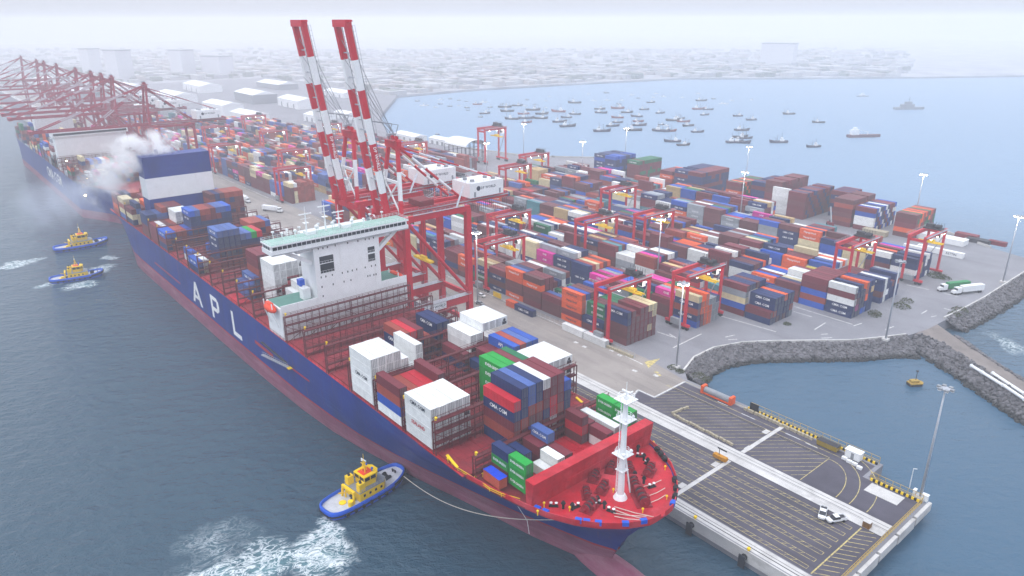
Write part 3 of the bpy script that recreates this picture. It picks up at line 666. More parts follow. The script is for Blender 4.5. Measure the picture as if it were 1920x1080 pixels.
# lifeboats under the house wings
for y, lab in ((YC-25.6, 's'), (YC+24.6, 'p')):
    rec = MB(); rec.box(-235.5, -226.2, y-.12 if lab == 's' else y+.5, y-.02+.8, 21.5, 31.0)
    lb = MB(); lb.sphere((-230.6, y-.7 if lab == 's' else y+.4, 30.4), 1.0, 12, 8, (4.4, 1.5, 1.5)); lb.box(-233.5,-229.5,y-1.2,y+.2,31.2,32.2)
    o = sp(lb.build('lifeboat', M['orange'], None, True))
    for x in (-234, -227.2): dv = MB(); dv.bar((x, y+.3, 24), (x, y-1.2, 29), .35); dv.bar((x, y-1.2, 29.0), (x, y-1.4, 33), .3); dv.build('davit', M['white'], o)
# small side crane and blue store on the starboard house deck
mb = MB(); mb.box(-231, -228, YC-15.0, YC-12.2, 31.28, 35.2); sp(mb.build('stair_house', M['white']))
mb = MB(); mb.box(-233.5, -231.3, YC-14.5, YC-12.5, 35.4, 37.6); mb.bar((-232.4, YC-13.5, 31.3), (-232.4, YC-13.5, 35.4), .5); sp(mb.build('provision_crane', M['tug_blue']))

# ---------------------------------------------------------------- funnel island
fu = MB(); fu.box(-413, -401.5, YC-19.0, YC+14.5, DK-.3, 36.6); sp(fu.build('funnel_base', M['hull_blue']))
fu = MB(); fu.box(-413.1, -401.4, YC-19.1, YC+14.6, 36.6, 47.4); sp(fu.build('funnel_white_band', M['white']))
fu = MB(); fu.box(-413, -401.5, YC-19.0, YC+14.5, 47.4, 58.3); 
for y in (YC-10, YC-6, YC-2): fu.cyl((-408,y,58.3), (-408.5,y,60.8), .8, 10)
sp(fu.build('funnel_casing', M['hull_blue']))
fu = MB(); fu.box(-401.4, -386.9, YC-16.5, YC+6, DK+.7, 25.2); sp(fu.build('engine_house', M['white']))

# ---------------------------------------------------------------- bow: breakwater wall, foremast, winches
wv = MB(); x0 = -101.2
wv.add([(x0-1.6,YC-20.6,DK-.2),(x0,YC-20.6,DK-.2),(x0+.9,YC-20.6,26.2),(x0-1.9,YC-20.6,26.2),(x0-1.6,YC+20.8,DK-.2),(x0,YC+20.8,DK-.2),(x0+.9,YC+20.8,26.2),(x0-1.9,YC+20.8,26.2)],
       [(0,1,2,3),(7,6,5,4),(1,5,6,2),(0,3,7,4),(3,2,6,7)])
for i in range(21): y = YC-20+i*2; wv.bar((x0+.1, y, DK), (x0+.75, y, 25.4), .08, .25)
wv.bar((x0+.5, YC-20.6, 22.6), (x0+.5, YC+20.8, 22.6), .1, .12)
sp(wv.build('wave_breaker', M['deck_red']))
fm = MB(); fx, fy = -90.9, 109.3; fm.cyl((fx,fy,DK-.2), (fx,fy,DK+.9), 1.7, 12, 1.1); fm.cyl((fx,fy,DK+.9), (fx,fy,46.0), .85, 12, .55)
fm.bar((fx+.4, fy+3.0, DK), (fx, fy+.6, 32), .28)
for z, w in ((45.2, 1.9), (40.2, 1.9), (31.2, 1.8), (27.0, 1.1)):
    fm.box(fx-w, fx+w, fy-w, fy+w, z, z+.15)
    for a in range(8):
        t = math.pi*a/4; fm.bar((fx+w*math.cos(t), fy+w*math.sin(t), z), (fx+w*math.cos(t), fy+w*math.sin(t), z+1.1), .07)
    for zz in (.6, 1.1):
        for a in range(8):
            t, u = math.pi*a/4, math.pi*(a+1)/4; fm.bar((fx+w*math.cos(t), fy+w*math.sin(t), z+zz), (fx+w*math.cos(u), fy+w*math.sin(u), z+zz), .06)
for z in range(22, 45): fm.bar((fx-.75, fy-.9, z), (fx-.2, fy-1.1, z), .06)
fm.bar((fx-.95, fy-.7, 21), (fx-.75, fy-.6, 45), .08); fm.bar((fx-.45, fy-1.05, 21), (fx-.4, fy-.85, 45), .08)
fm.bar((fx, fy-2.2, 46.4), (fx, fy+2.2, 46.4), .22); fm.box(fx-1.2, fx+1.2, fy-.2, fy+.2, 47, 47.3); fm.bar((fx,fy,46), (fx,fy,49.5), .12)
for (dx, dy) in ((1.2,1.4),(-1.2,1.6),(1.3,-1.2)): fm.sphere((fx+dx, fy+dy, 32.0), .45, 8, 6); fm.sphere((fx+dx, fy+dy, 40.9), .35, 8, 6)
sp(fm.build('foremast', M['white']))
def winch(x, y, rz, s=1.0):
    mb = MB()
    mb.box(-1.6*s,1.6*s,-2.3*s,2.3*s,0,.3)
    for k in (-1.6, -.2, 1.3):
        mb.cyl((0,(k-.5)*s,1.2*s), (0,(k+.5)*s,1.2*s), .8*s, 12, mi=1); mb.cyl((0,(k-.6)*s,1.2*s), (0,(k-.5)*s,1.2*s), 1.15*s, 14); mb.cyl((0,(k+.5)*s,1.2*s), (0,(k+.6)*s,1.2*s), 1.15*s, 14)
    mb.box(-.9*s,.9*s,2.0*s,2.9*s,0,1.9*s); mb.bar((0,-2.8*s,1.2*s),(0,3.2*s,1.2*s),.3*s); mb.box(.9*s,1.5*s,-.6*s,.6*s,.3,1.4*s)
    o = mb.build('mooring_winch', [M['winch'], M['dark']]); o.location = (x, y, DK-.2); o.rotation_euler = (0,0,rz); o.parent = ship; o.matrix_parent_inverse = Matrix.Translation((260,-YC,-SEA))
for (px, py, rz, s) in ((1114,897,.5,.72),(1129,918,.4,.72),(1100,928,.9,.66),(1105,952,.3,.8),(1190,912,.9,.78),(1203,938,1.0,.95),(1217,885,.4,.75),(1145,880,.6,.7),(1180,880,.8,.65)):
    p = at(px, py, DK); winch(p.x, p.y, rz, s*1.2)
bit = MB(); 
for dx in (-.75, .75): bit.cyl((dx*.8,0,0), (dx*.8,0,.9), .26, 10); bit.cyl((dx*.8,0,.9), (dx*.8,0,1.05), .36, 10, mi=1)
bit.box(-1.1,1.1,-.4,.4,0,.15); bitm = bit.mesh('mooring_bollard', [M['black'], M['white']])
for (px, py, rz) in ((1146,958,.3),(1038,948,.8),(1222,912,1.3),(1200,855,.7),(1120,945,1.5),(1080,950,1.4),(1215,870,.2)):
    p = at(px, py, DK); o = ob('mooring_bollard', bitm, None, (p.x, p.y, DK-.2), rz); sp(o)
vent = MB(); vent.cyl((0,0,0),(0,0,1.6),.3,8); vent.cyl((0,0,1.4),(0,0,2.0),.6,8,.3); ventm = vent.mesh('deck_vent', [M['black']])
for (px, py) in ((1056,952),(1073,955),(1133,952),(1120,942),(1196,845),(1207,862),(1214,870),(1207,905),(1190,895)):
    p = at(px, py, DK); sp(ob('deck_vent', ventm, None, (p.x, p.y, DK-.2)))
flm = MB(); flm.box(-.75,.75,-.45,.45,.2,1.2); flm.box(-.6,.6,.42,.7,.3,.9); flb = flm.mesh('roller_fairlead', [M['tug_blue']]); flk = flm.mesh('roller_fairlead', [M['black']])
for (x, s, k) in ((-99.5,-1,0),(-97.5,-1,0),(-90.6,-1,0),(-89.2,-1,0),(-87.2,-1,0),(-83.2,-1,0),(-81.2,-1,0),(-80.9,1,0),(-82.2,1,1),(-84.0,1,1),(-86.3,1,1),(-93.5,1,1),(-95.5,1,1),(-97.3,1,1)):
    h = half(x, DK)-.5; h2 = half(x-1, DK)-.5; ang = math.atan2(s*(h-h2), 1.0)
    o = ob('roller_fairlead', flk if k else flb, None, (x, YC+s*h, DK+.0), ang+(math.pi if s > 0 else 0)); sp(o)
hz = MB()
for (a, b) in (((1150,955),(1215,975)),((1152,950),(1230,970)),((1152,968),(1205,975)),((1215,930),(1247,915)),((1220,942),(1248,928)),((1207,912),(1240,900)),((1150,962),(1212,968))):
    p, q = at(*a, DK+.3), at(*b, DK+.3); hz.tube([p, p.lerp(q, .5)+Vector((0,0,-.25)), q], .09, 5)
sp(hz.build('mooring_line', M['rope']))
for (px, py, h) in ((840,868,1.8),(848,872,1.2),(1008,965,1.4),(1020,950,1.5),(1068,957,1.2),(1150,922,1.0),(1205,960,1.2),(1250,935,1.0),(1247,880,1.2),(1225,833,1.0),(905,893,1.0),(892,898,.9)):
    p = at(px, py, DK); yb = MB(); yb.cyl((p.x,p.y,DK-.2), (p.x,p.y,DK+h*.6), .14, 7); yb.sphere((p.x,p.y,DK+h*.7), .32, 8, 6); sp(yb.build('safety_marker', M['yellow']))
for (a, b, w) in (((838,853),(858,877),.7),((1056,715),(1092,795),.0),((1080,745),(1092,755),.8)):
    if w: p, q = at(*a, DK+1.6), at(*b, DK+.6); mb = MB(); mb.bar(p, q, w, .3); sp(mb.build('stowed_gangway', M['yellow']))
yr = MB()
for (a, b) in (((858,877),(880,890)),((880,890),(905,905)),((905,905),(918,915)),((918,915),(940,925)),((940,925),(975,935))):
    p, q = at(*a, DK+1.0), at(*b, DK+1.0); yr.bar(p, q, .12); yr.bar(p+Vector((0,0,-.5)), q+Vector((0,0,-.5)), .1); yr.bar(p, p+Vector((0,0,-1)), .1)
sp(yr.build('bow_side_railing', M['yellow']))

dm = MB()
for i in range(26):
    z = -4.5+i*.42; x = -117.0; y = YC-half(x, z)-.06; dm.box(x-.12, x+.12, y-.03, y+.02, z, z+.26)
sp(dm.build('draft_mark', M['white_let']))

# ================================================================== containers
M['bar'] = mat('locking_bar_steel', (112,114,120), .5, var=.2)
CW, CH = 2.41, 2.88
COL = {'maroon': (116,42,54), 'brown': (108,56,60), 'rust': (156,68,56), 'red': (186,30,48), 'navy': (30,48,98), 'blue': (36,84,178), 'steel': (72,98,160),
       'orange': (226,92,42), 'white': (226,228,228), 'cream': (214,200,160), 'green': (24,150,58), 'darkgreen': (22,108,70), 'magenta': (214,40,150),
       'grey': (150,156,164), 'teal': (70,130,140), 'yellow': (206,190,90), 'tan': (196,168,120)}
WORD = {'maroon': 'maroon', 'brown': 'brown', 'rust': 'rust red', 'red': 'bright red', 'navy': 'navy', 'blue': 'blue', 'steel': 'faded blue', 'orange': 'orange', 'white': 'white', 'cream': 'cream',
        'green': 'bright green', 'darkgreen': 'dark green', 'magenta': 'magenta', 'grey': 'grey', 'teal': 'teal', 'yellow': 'dull yellow', 'tan': 'tan'}
ORD = ['first','second','third','fourth','fifth','sixth','seventh','eighth','ninth','tenth','eleventh','twelfth','thirteenth','fourteenth','fifteenth','sixteenth','seventeenth','eighteenth','nineteenth','twentieth','twenty-first','twenty-second','twenty-third','twenty-fourth','twenty-fifth','twenty-sixth','twenty-seventh','twenty-eighth','twenty-ninth','thirtieth']
def body_mesh(L, H, W=CW, period=.6):
    mb = MB()
    def side(y, s):              # corrugated wall between the corner posts
        pts = []; x = .16; d = .05
        while x < L-.16:
            for k, off in ((0, 0), (.2, 0), (.3, d), (.5, d)):
                if x+k*period/.6 < L-.16: pts.append((x+k*period/.6, y+s*off))
            x += period
        pts.append((L-.16, y)); n = len(pts)
        mb.add([(p[0], p[1], .14) for p in pts]+[(p[0], p[1], H-.1) for p in pts], [((i, i+1, n+i+1, n+i) if s > 0 else (i+1, i, n+i, n+i+1)) for i in range(n-1)])
    side(.03, 1); side(W-.03, -1)
    for x in (0, L-.16):
        for y in (0, W-.16): mb.box(x, x+.16, y, y+.16, 0, H)
    for y in (0, W-.1): mb.box(.16, L-.16, y, y+.1, 0, .15); mb.box(.16, L-.16, y, y+.08, H-.1, H-.004)
    for x in (0, L-.12): mb.box(x, x+.12, .16, W-.16, 0, .15); mb.box(x, x+.12, .16, W-.16, H-.12, H-.004)
    n = int(L/1.2); xs = [.12+(L-.24)*i/n for i in range(n+1)]
    vs = []; fs = []
    for i, x in enumerate(xs): vs += [(x, .08, H-.03-(.02 if i % 2 else 0)), (x, W-.08, H-.03-(.02 if i % 2 else 0))]
    for i in range(n): fs.append((2*i, 2*i+2, 2*i+3, 2*i+1))
    mb.add(vs, fs); mb.add([(.03,.1,.12),(.03,W-.1,.12),(.03,W-.1,H-.1),(.03,.1,H-.1)], [(0,3,2,1)])
    mb.add([(L-.1,.1,.12),(L-.1,W-.1,.12),(L-.1,W-.1,H-.1),(L-.1,.1,H-.1)], [(0,1,2,3)])
    return mb.mesh('container_body', [M['cont']])
def door_mesh(H, s):
    mb = MB(); y0, y1 = (.18, CW/2-.02) if s < 0 else (CW/2+.02, CW-.18)
    mb.box(-.07, -.02, y0, y1, .16, H-.13)
    for k in (.27, .73): yy = y0+(y1-y0)*k; mb.bar((0.02, yy, .1), (0.02, yy, H-.1), .1, mi=1)
    mb.box(-.02, .01, y0-.03 if s > 0 else y1, y0 if s > 0 else y1+.03, .14, H-.11, 1); mb.box(-.02, .0, y0, y1, H*.34, H*.34+.07); mb.box(-.02, .0, y0, y1, H*.68, H*.68+.07)
    return mb.mesh('container_door', [M['cont'], M['bar']])
def unit_mesh(H):
    mb = MB(); mb.box(-.06, .0, .2, CW-.2, .16, H-.13); mb.box(.0, .03, .35, CW-.35, .3, 1.25, 1)
    mb.cyl((.0, CW*.5, H*.62), (.04, CW*.5, H*.62), .5, 12, mi=1); mb.box(.0, .03, .4, .9, H*.45, H*.58, 2)
    return mb.mesh('cooling_unit', [M['cont'], M['dark'], M['grey']])
BODY = {(40): body_mesh(12.19, CH-.02), (20): body_mesh(6.06, 2.57, period=.5)}
DOOR = {40: [door_mesh(CH-.02, -1), door_mesh(CH-.02, 1)], 20: [door_mesh(2.57, -1), door_mesh(2.57, 1)]}
UNIT = unit_mesh(CH-.02)
LEN = {40: 12.19, 20: 6.06}
TXT = {'navy': ['CMA CGM'], 'orange': ['Hapag-Lloyd'], 'green': ['EVERGREEN'], 'darkgreen': ['EVERGREEN'], 'magenta': ['ONE'], 'blue': [None], 'steel': [None], 'grey': ['COSCO'], 'white': [None], 'maroon': [None], 'brown': [None]}
cells = []     # every exposed container of ship and yard
def cell(x, y, z, size, c, label, group, text=None, reefer=False, tmat=None, tsize=None, where='yard'):
    cells.append(dict(x=x, y=y, z=z, size=size, c=c, label=label, group=group, text=text, reefer=reefer, tmat=tmat, tsize=tsize, where=where))
def build_container(d):
    size = d['size']; L = LEN[size]; H = CH-.02 if size == 40 else 2.57; r, g, b = lin(COL[d['c']]); k = rnd.uniform(.86, 1.12)
    o = ob('reefer_container' if d['reefer'] else 'shipping_container', BODY[size], None, (d['x']+rnd.uniform(-.05,.05), d['y'], d['z']))
    o.color = (min(1, r*k), min(1, g*k), min(1, b*k), 1); tag(o, d['label'], 'reefer' if d['reefer'] else 'container', d['group'])
    if d['reefer'] and d.get('unit'):
        u = ob('cooling_unit', UNIT, o, (L+.02, 0, 0)); u.color = o.color
    else:
        for q in DOOR[size]: dd = ob('door', q, o, (L+.0, 0, 0)); dd.color = o.color
    if d['text']:
        ts = d['tsize'] or (1.5 if len(d['text']) < 8 else 1.25); ts = ts*(1 if size == 40 else .72)
        me = text_mesh(d['text'], ts, d['tmat'] or M['white_let'])
        ob('lettering', me, o, (L*.5, -.02, H*.52))

# ---------------------------------------------------------------- on the ship
SB = 20.45                                  # stacking level on the hatch covers
SX = {1: -117.2, 2: -131.9, 3: -146.5, 4: -161.2, 5: -176.1, 6: -190.8, 7: -206.0}
AX = {1: -250.2, 2: -265.4, 3: -280.7, 4: -295.4, 5: -310.3, 6: -325.3, 7: -340.2, 8: -355.1, 9: -370.0, 10: -384.9, 11: -399.8, 13: -430.1, 14: -445.0, 15: -459.9}
def cy_(c): return YC-24.9+2.49*c
grid = {}
def stk(bay, colm, tiers, text=None, reefer=False):
    for t, c in enumerate(tiers):
        if c: grid[(bay, colm, t)] = (c, (text or {}).get(t), reefer)
def W(n): return ['white']*n
stk('f3', 0, W(4), {3: ('CMA CGM', 'd'), 1: ('SEALAND', 'r')}, True)
for c in range(1, 5): stk('f3', c, W(4), None, True)
stk('f4', 0, ['white', 'blue', 'rust', 'maroon'])
for c in range(1, 5): stk('f4', c, ['maroon', 'rust', 'red' if c in (3, 4) else 'rust'])
stk('f4', 5, ['maroon', 'maroon', 'rust', 'maroon']); stk('f4', 6, ['navy', 'maroon'])
stk('f5', 0, W(5), {2: ('CMA CGM', 'd')}, True)
for c in (1, 2, 3): stk('f5', c, W(5), None, True)
for c in (4,): stk('f5', c, W(4), None, True)
stk('f5', 6, W(5), None, True); stk('f5', 5, W(3), None, True)
# mid bay with the tall mixed stack
stk('f2', 6, ['navy', 'rust', 'maroon', 'navy', 'red'], {3: ('CMA CGM', 'w')})
mix = {7: ['navy','maroon','rust','navy','navy','navy'], 8: ['navy','blue','brown','rust','steel','steel'], 9: ['blue','maroon','brown','rust','navy','navy'], 10: ['maroon','brown','navy','maroon','maroon','white'], 11: ['white','white','red','red','maroon','maroon'], 12: ['steel','maroon','rust','maroon','maroon','maroon'], 13: ['brown','maroon','navy','navy','blue']}
for c, l in mix.items(): stk('f2', c, l)
for c in (10, 11): stk('f3', c, ['green']*5, {4: ('EVERGREEN', 'w'), 3: ('EVERGREEN', 'w'), 2: ('EVERGREEN', 'w'), 1: ('EVERGREEN', 'w')} if c == 10 else None)
stk('f3', 12, ['maroon','brown','maroon','navy','maroon']); stk('f3', 13, ['darkgreen','maroon','navy','darkgreen','darkgreen'])
for c in range(14, 20): stk('f3', c, W(4), None, True)
stk('f4', 13, ['maroon','navy']); stk('f4', 14, ['maroon','rust','maroon']); stk('f4', 15, ['brown','maroon','maroon'])
stk('f4', 16, ['navy','maroon','navy','blue'], {3: ('APL', 'w')}); stk('f4', 17, ['maroon','navy','maroon','rust']); stk('f4', 18, ['maroon','navy','blue','steel']); stk('f4', 19, ['brown','rust','maroon','blue'])
stk('f5', 13, ['navy','maroon'])
for c in (14, 15): stk('f5', c, ['navy','navy','white','white'], None, True)
for c in (16, 17, 18, 19): stk('f5', c, ['navy']+W(4), None, True)
for c in (8, 9, 10): stk('f6', c, ['maroon','navy','navy','rust'] if c == 8 else ['maroon','maroon','navy','red' if c == 9 else 'maroon'], {2: ('CMA CGM', 'w')} if c == 8 else None)
stk('f6', 11, ['navy','brown','rust'])
for c in (13, 14): stk('f6', c, ['navy','maroon','navy','navy'], {3: ('CMA CGM', 'w')} if c == 13 else None)
# aft of the bridge
for c in (6, 7, 8, 9): stk('a1', c, W(4), None, True)
stk('a1', 5, W(3), None, True)
for c in range(4, 12): stk('a2', c, W(6), None, True)
for c in range(4, 12): stk('a3', c, ['maroon','brown','rust','rust','maroon','maroon'])
stk('a3', 2, ['steel','steel']); stk('a3', 3, ['navy','steel','steel'], {2: ('CMA CGM', 'w')})
for c in range(4, 8): stk('a6', c, ['rust','navy','navy','navy','navy','steel'], {5: ('CMA CGM','w'), 4: ('CMA CGM','w'), 3: ('CMA CGM','w')} if c == 4 else None)
for c, l in ((8,['navy','maroon','brown','navy','steel']),(9,['maroon','navy','rust','navy','steel']),(10,['navy','maroon','maroon','navy','green']),(11,['maroon','rust','navy','navy','red'])): stk('a6', c, l)
for c in range(12, 16): stk('a7', c, ['maroon','navy','rust','rust' if c % 2 else 'navy','rust' if c < 15 else 'steel'])
stk('a7', 1, ['white','blue']); stk('a6', 0, ['navy','blue'], {1: ('CMA CGM','w')}); stk('a6', 1, ['cream','white']); stk('a7', 5, ['steel','blue']); stk('a7', 6, ['navy','steel'])
for c, l in ((0,['navy','maroon','blue']),(1,['rust','navy','blue']),(2,['maroon','navy','rust']),(3,['brown','maroon','rust']),(4,['maroon','navy','blue'])): stk('a9', c, l, {2: ('CMA CGM','w')} if c == 0 else None)
for c, t in ((5,'blue'),(6,'steel'),(7,'rust'),(8,'rust'),(9,'maroon'),(10,'steel'),(11,'steel'),(12,'blue')): stk('a9', c, ['navy','navy','navy','navy','navy' if c in (5,6,11,12) else 'maroon',t], {5: ('CMA CGM','w'), 4: ('CMA CGM','w')} if c == 5 else None)
for c in (4, 5, 6): stk('a10', c, W(5), None, True)
for c in range(13, 20): stk('a11', c, [rnd.choice(['maroon','navy','brown','rust']) for _ in range(6)])
for c in range(0, 7): stk('a11', c, [rnd.choice(['maroon','navy','brown','rust','steel']) for _ in range(4 if c < 3 else 5)])
for c in range(0, 5): stk('a10', c, [rnd.choice(['maroon','navy','brown','rust','white']) for _ in range(3)])
for b_, xb_ in (('a13', 0), ('a14', 0), ('a15', 0)):
    for c in range(0, 20): stk(b_, c, [rnd.choice(['maroon','navy','brown','rust','steel','orange','cream']) for _ in range(rnd.choice([3,4,4]))])
TM = {'w': M['white_let'], 'd': M['dark_let'], 'r': M['red_let']}
def neighbour(b, dx):
    n = int(b[1:]); return b[0]+str(n-dx)
for (b, c, t), (cn, tx, rf) in grid.items():
    top = (b, c, t+1) not in grid; sy = (b, c-1, t) not in grid; sx = (neighbour(b, 1), c, t) not in grid
    if not (top or sy or sx): continue
    n = int(b[1:]); x = SX[n] if b[0] == 'f' else AX[n]
    rf = rf and cn == 'white'
    where = ('%s bay from bow' % ORD[n-1]) if b[0] == 'f' else ('%s bay behind the bridge' % ORD[n-1])
    lab = '%s ship %s, %s, %s column from starboard, %s tier' % (WORD[cn], 'reefer' if rf else 'container', where, ORD[c], ORD[t])
    cell(x, cy_(c), SB+t*CH, 40, cn, lab, 'containers on the moored ship', tx[0] if tx else None, rf, TM[tx[1]] if tx else None, where='ship')
# twenty-foot boxes of the foremost bay
def short(x, y, tiers, base=SB, text=None, what=''):
    for t, c in enumerate(tiers):
        lab = '%s half-length container %s, %s tier' % (WORD[c], what, ORD[t])
        cell(x, y, base+t*2.6, 20, c, lab, 'half-length containers behind the wave breaker', text if c in ('green',) else ('CMA CGM' if c == 'steel' else None), False, None, where='ship')
short(-111.0, 92.3, ['green','green','green'], SB, 'EVERGREEN', 'at the starboard end of the wave breaker')
short(-117.4, 92.3, ['maroon','green','navy'], SB, 'EVERGREEN', 'behind the starboard end stack of three green boxes')
short(-117.5, 97.6, ['navy','navy'], SB, None, 'standing inboard of the navy over green stack')
short(-117.6, 102.4, ['maroon','maroon'], SB, None, 'next to the one carrying a faded blue box')
short(-117.4, 105.0, ['maroon','maroon','steel'], SB, None, 'in the stack topped by a faded blue box')
short(-110.8, 99.6, ['white'], SB, None, 'lying low beside the two-tier white stack')
short(-110.8, 102.2, ['white','white'], SB, None, 'in the two-tier white stack near the wave breaker')
short(-110.8, 104.9, ['grey','maroon'], SB, None, 'just inboard of the two-tier white stack')
short(-117.4, 117.0, ['brown','red','maroon'], SB, None, 'in the three-tier red stack amidships')
short(-117.4, 119.6, ['brown','maroon'], SB, None, 'on the port side of the three-tier red stack')
short(-110.8, 119.4, ['white','maroon'], SB, None, 'forward of the three-tier red stack')
short(-117.2, 128.6, ['green','green','green'], SB, 'EVERGREEN', 'in the after port stack of green boxes')
short(-110.9, 128.4, ['green','green','green'], SB, 'EVERGREEN', 'in the forward port stack of green boxes')
for t, c in enumerate(['maroon','white']):
    cell(-117.2, 122.4, SB+t*CH, 40, c, '%s long container by the green port stacks, %s tier' % (WORD[c], ORD[t]), 'containers on the moored ship', None, c == 'white', where='ship')

# ---------------------------------------------------------------- yard blocks
PAL = ['brown']*13+['maroon']*12+['rust']*5+['navy']*12+['blue']*6+['steel']*3+['orange']*7+['white']*8+['cream']*2+['darkgreen']*2+['magenta']*2+['grey']*4+['teal']*1+['tan']*2+['red']*1
BLOCKS = [  # y of the front row, rows, x of the basin end, x of the far end, name, mean tiers
 (205.4, 7, -172.5, -447, 'first block from quay', 4.4), (241.5, 6, -165.0, -447, 'second block from quay', 4.0), (268.2, 7, -146.6, -447, 'third block from quay', 4.2),
 (302.0, 7, -127.2, -447, 'fourth block from quay', 4.2), (329.6, 7, -127.4, -447, 'fifth block from quay', 4.0), (373.0, 7, -130.0, -440, 'sixth block from quay', 4.0),
 (405.0, 6, -236.0, -430, 'seventh block from quay', 4.0),
 (206.0, 7, -489.6, -1040, 'far first block', 4.2), (239.0, 7, -489.6, -1040, 'far second block', 4.2), (270.0, 7, -489.6, -1000, 'far third block', 4.0), (302.0, 7, -489.6, -960, 'far fourth block', 4.0), (333.0, 7, -489.6, -920, 'far fifth block', 3.8), (366.0, 6, -500, -800, 'far sixth block', 3.4)]
FRONT = {  # (block, bay): colours of the front row from the ground up, and tier count of the rows behind
 (0,0): (['brown','brown','brown','navy','navy'], 5, 'maroon'), (0,1): (['brown','navy'], 4, 'darkgreen'), (0,2): (['orange','maroon','orange','orange','orange'], 5, None),
 (0,3): (['brown','brown','maroon'], 3, 'darkgreen'), (0,4): (['maroon','brown','brown','orange','brown'], 5, None), (0,5): (['orange','brown','brown','orange','orange'], 5, None),
 (0,6): (['navy','brown','navy','maroon'], 4, None), (0,7): (['brown','darkgreen','navy'], 4, None), (0,8): (['brown','rust','orange','orange'], 4, None), (0,9): (['brown','navy','maroon','maroon'], 4, None),
 (1,0): (['blue','navy','rust','navy','cream'], 5, None), (1,1): (['brown','brown','maroon'], 4, None), (1,2): (['darkgreen','darkgreen','darkgreen'], 4, None), (1,3): (['white','grey','maroon'], 3, None), (1,4): (['navy','white','magenta'], 3, None), (1,5): (['navy','navy','navy','navy'], 4, None),
 (2,0): (['navy','maroon'], 4, 'navy'), (2,1): (['maroon','blue','cream','grey','maroon'], 5, 'navy'), (2,2): (['maroon','magenta'], 3, None), (2,3): (['brown','maroon','red','maroon'], 4, None), (2,4): (['navy','navy','brown'], 4, None),
 (3,0): (['navy','navy','white','maroon','white'], 5, 'navy'), (3,1): (['blue','rust','blue','maroon','maroon'], 5, 'maroon'), (3,2): (['maroon','brown','maroon'], 4, None), (3,3): (['cream','blue','orange'], 3, None),
 (4,0): (['navy','brown','navy','navy'], 4, 'navy'), (4,1): (['maroon','yellow','red'], 3, None), (4,2): (['brown','navy','yellow'], 4, None),
 (5,0): (['navy','white','navy','navy'], 4, 'navy'), (5,1): (['maroon','brown','navy','white'], 4, None)}
TEXTP = {'orange': .95, 'darkgreen': .9, 'green': .95, 'magenta': .95, 'navy': .6, 'grey': .5}
for bi, (y0, rows, xe, xs, bname, mean) in enumerate(BLOCKS):
    g = {}; nb = int((xe-xs)/12.75); run = PAL[0]; ends = []
    for b in range(nb):
        base = mean+.35+rnd.gauss(0, .5)
        if rnd.random() < .03 and (bi, b) not in FRONT: base = 2
        prev = rnd.choice(PAL)
        for r in range(rows):
            n = int(round(max(1, min(5, base+rnd.gauss(0, .35)))))
            fr = FRONT.get((bi, b))
            if fr and r > 0: n = max(1, min(5, fr[1]+(0 if rnd.random() < .8 else -1)))
            for t in range(n):
                if rnd.random() < .34: prev = rnd.choice(PAL)
                c = prev
                if fr and r > 0 and fr[2] and rnd.random() < .7: c = fr[2]
                g[(b, r, t)] = c
            if fr and r == 0:
                for t in range(6): g.pop((b, 0, t), None)
                for t, c in enumerate(fr[0]): g[(b, 0, t)] = c
    for (b, r, t), c in g.items():
        if not ((b, r, t+1) not in g or (b, r-1, t) not in g or (b-1, r, t) not in g): continue
        x = xe-12.2-b*12.75; y = y0+r*2.62
        tx = None
        if (b, r-1, t) not in g and c in TXT and rnd.random() < TEXTP.get(c, 0): tx = TXT[c][0]
        rowname = 'front row' if r == 0 else ORD[r]+' row'
        lab = '%s container, %s, %s bay from basin end, %s, %s tier' % (WORD[c], bname, ORD[min(b, 29)], rowname, ORD[t])
        cell(x+rnd.uniform(-.12,.12), y+rnd.uniform(-.06,.06), t*CH, 40, c, lab, 'containers stacked in the yard', tx, False, M['dark_let'] if c == 'grey' else M['white_let'] if c != 'orange' else M['dark_let'])
# tall reserve stacks near the bay
for (xa, xb, ya, rows, tiers, cs, nm) in ((-437,-400,450,10,6,['navy','navy','blue'],'blue'),(-397,-384,460,12,5,['maroon','darkgreen','maroon'],'maroon and green'),(-338,-312,446,14,6,['navy','navy','maroon'],'navy'),(-352,-339,447,8,5,['orange','maroon','rust'],'orange'),(-305,-281,450,12,5,['maroon','brown','orange','darkgreen'],'brown'),(-277,-262,452,12,6,['maroon','maroon','navy'],'maroon'),(-259,-250,450,14,7,['maroon','brown'],'tall maroon'),(-241,-228,442,15,6,['maroon','brown','navy','maroon'],'brown and navy'),(-226,-211,466,8,6,['navy','maroon'],'navy and maroon'),(-211.5,-199,447,12,6,['maroon','rust','brown'],'rust'),(-197.5,-185,447,12,5,['maroon','navy','white','blue'],'striped'),(-174.5,-162,450.5,11,5,['rust','maroon','orange','brown','darkgreen'],'orange and rust')):
    n = max(1, int((xb-xa)/12.4)); g = {}
    for b in range(n):
        for r in range(rows):
            k = tiers-(1 if rnd.random() < .1 else 0)
            for t in range(k): g[(b, r, t)] = cs[(t*7+r*3+b) % len(cs)] if rnd.random() < .75 else rnd.choice(cs)
    for (b, r, t), c in g.items():
        if not ((b, r, t+1) not in g or (b, r-1, t) not in g or (b-1, r, t) not in g): continue
        lab = '%s container in the %s reserve stack by the bay, %s row, %s tier' % (WORD[c], nm, 'front' if r == 0 else ORD[r], ORD[t])
        cell(xb-12.2-b*12.4, ya+r*2.5, t*CH, 40, c, lab, 'containers stacked in the yard', TXT.get(c, [None])[0] if r == 0 and rnd.random() < .4 else None)
for t in range(6):
    cell(-254.0, 446.0, t*CH, 40, 'white', 'white reefer on the bay side wall of reefers, %s tier' % ORD[t], 'reefers stacked in the yard', None, True)
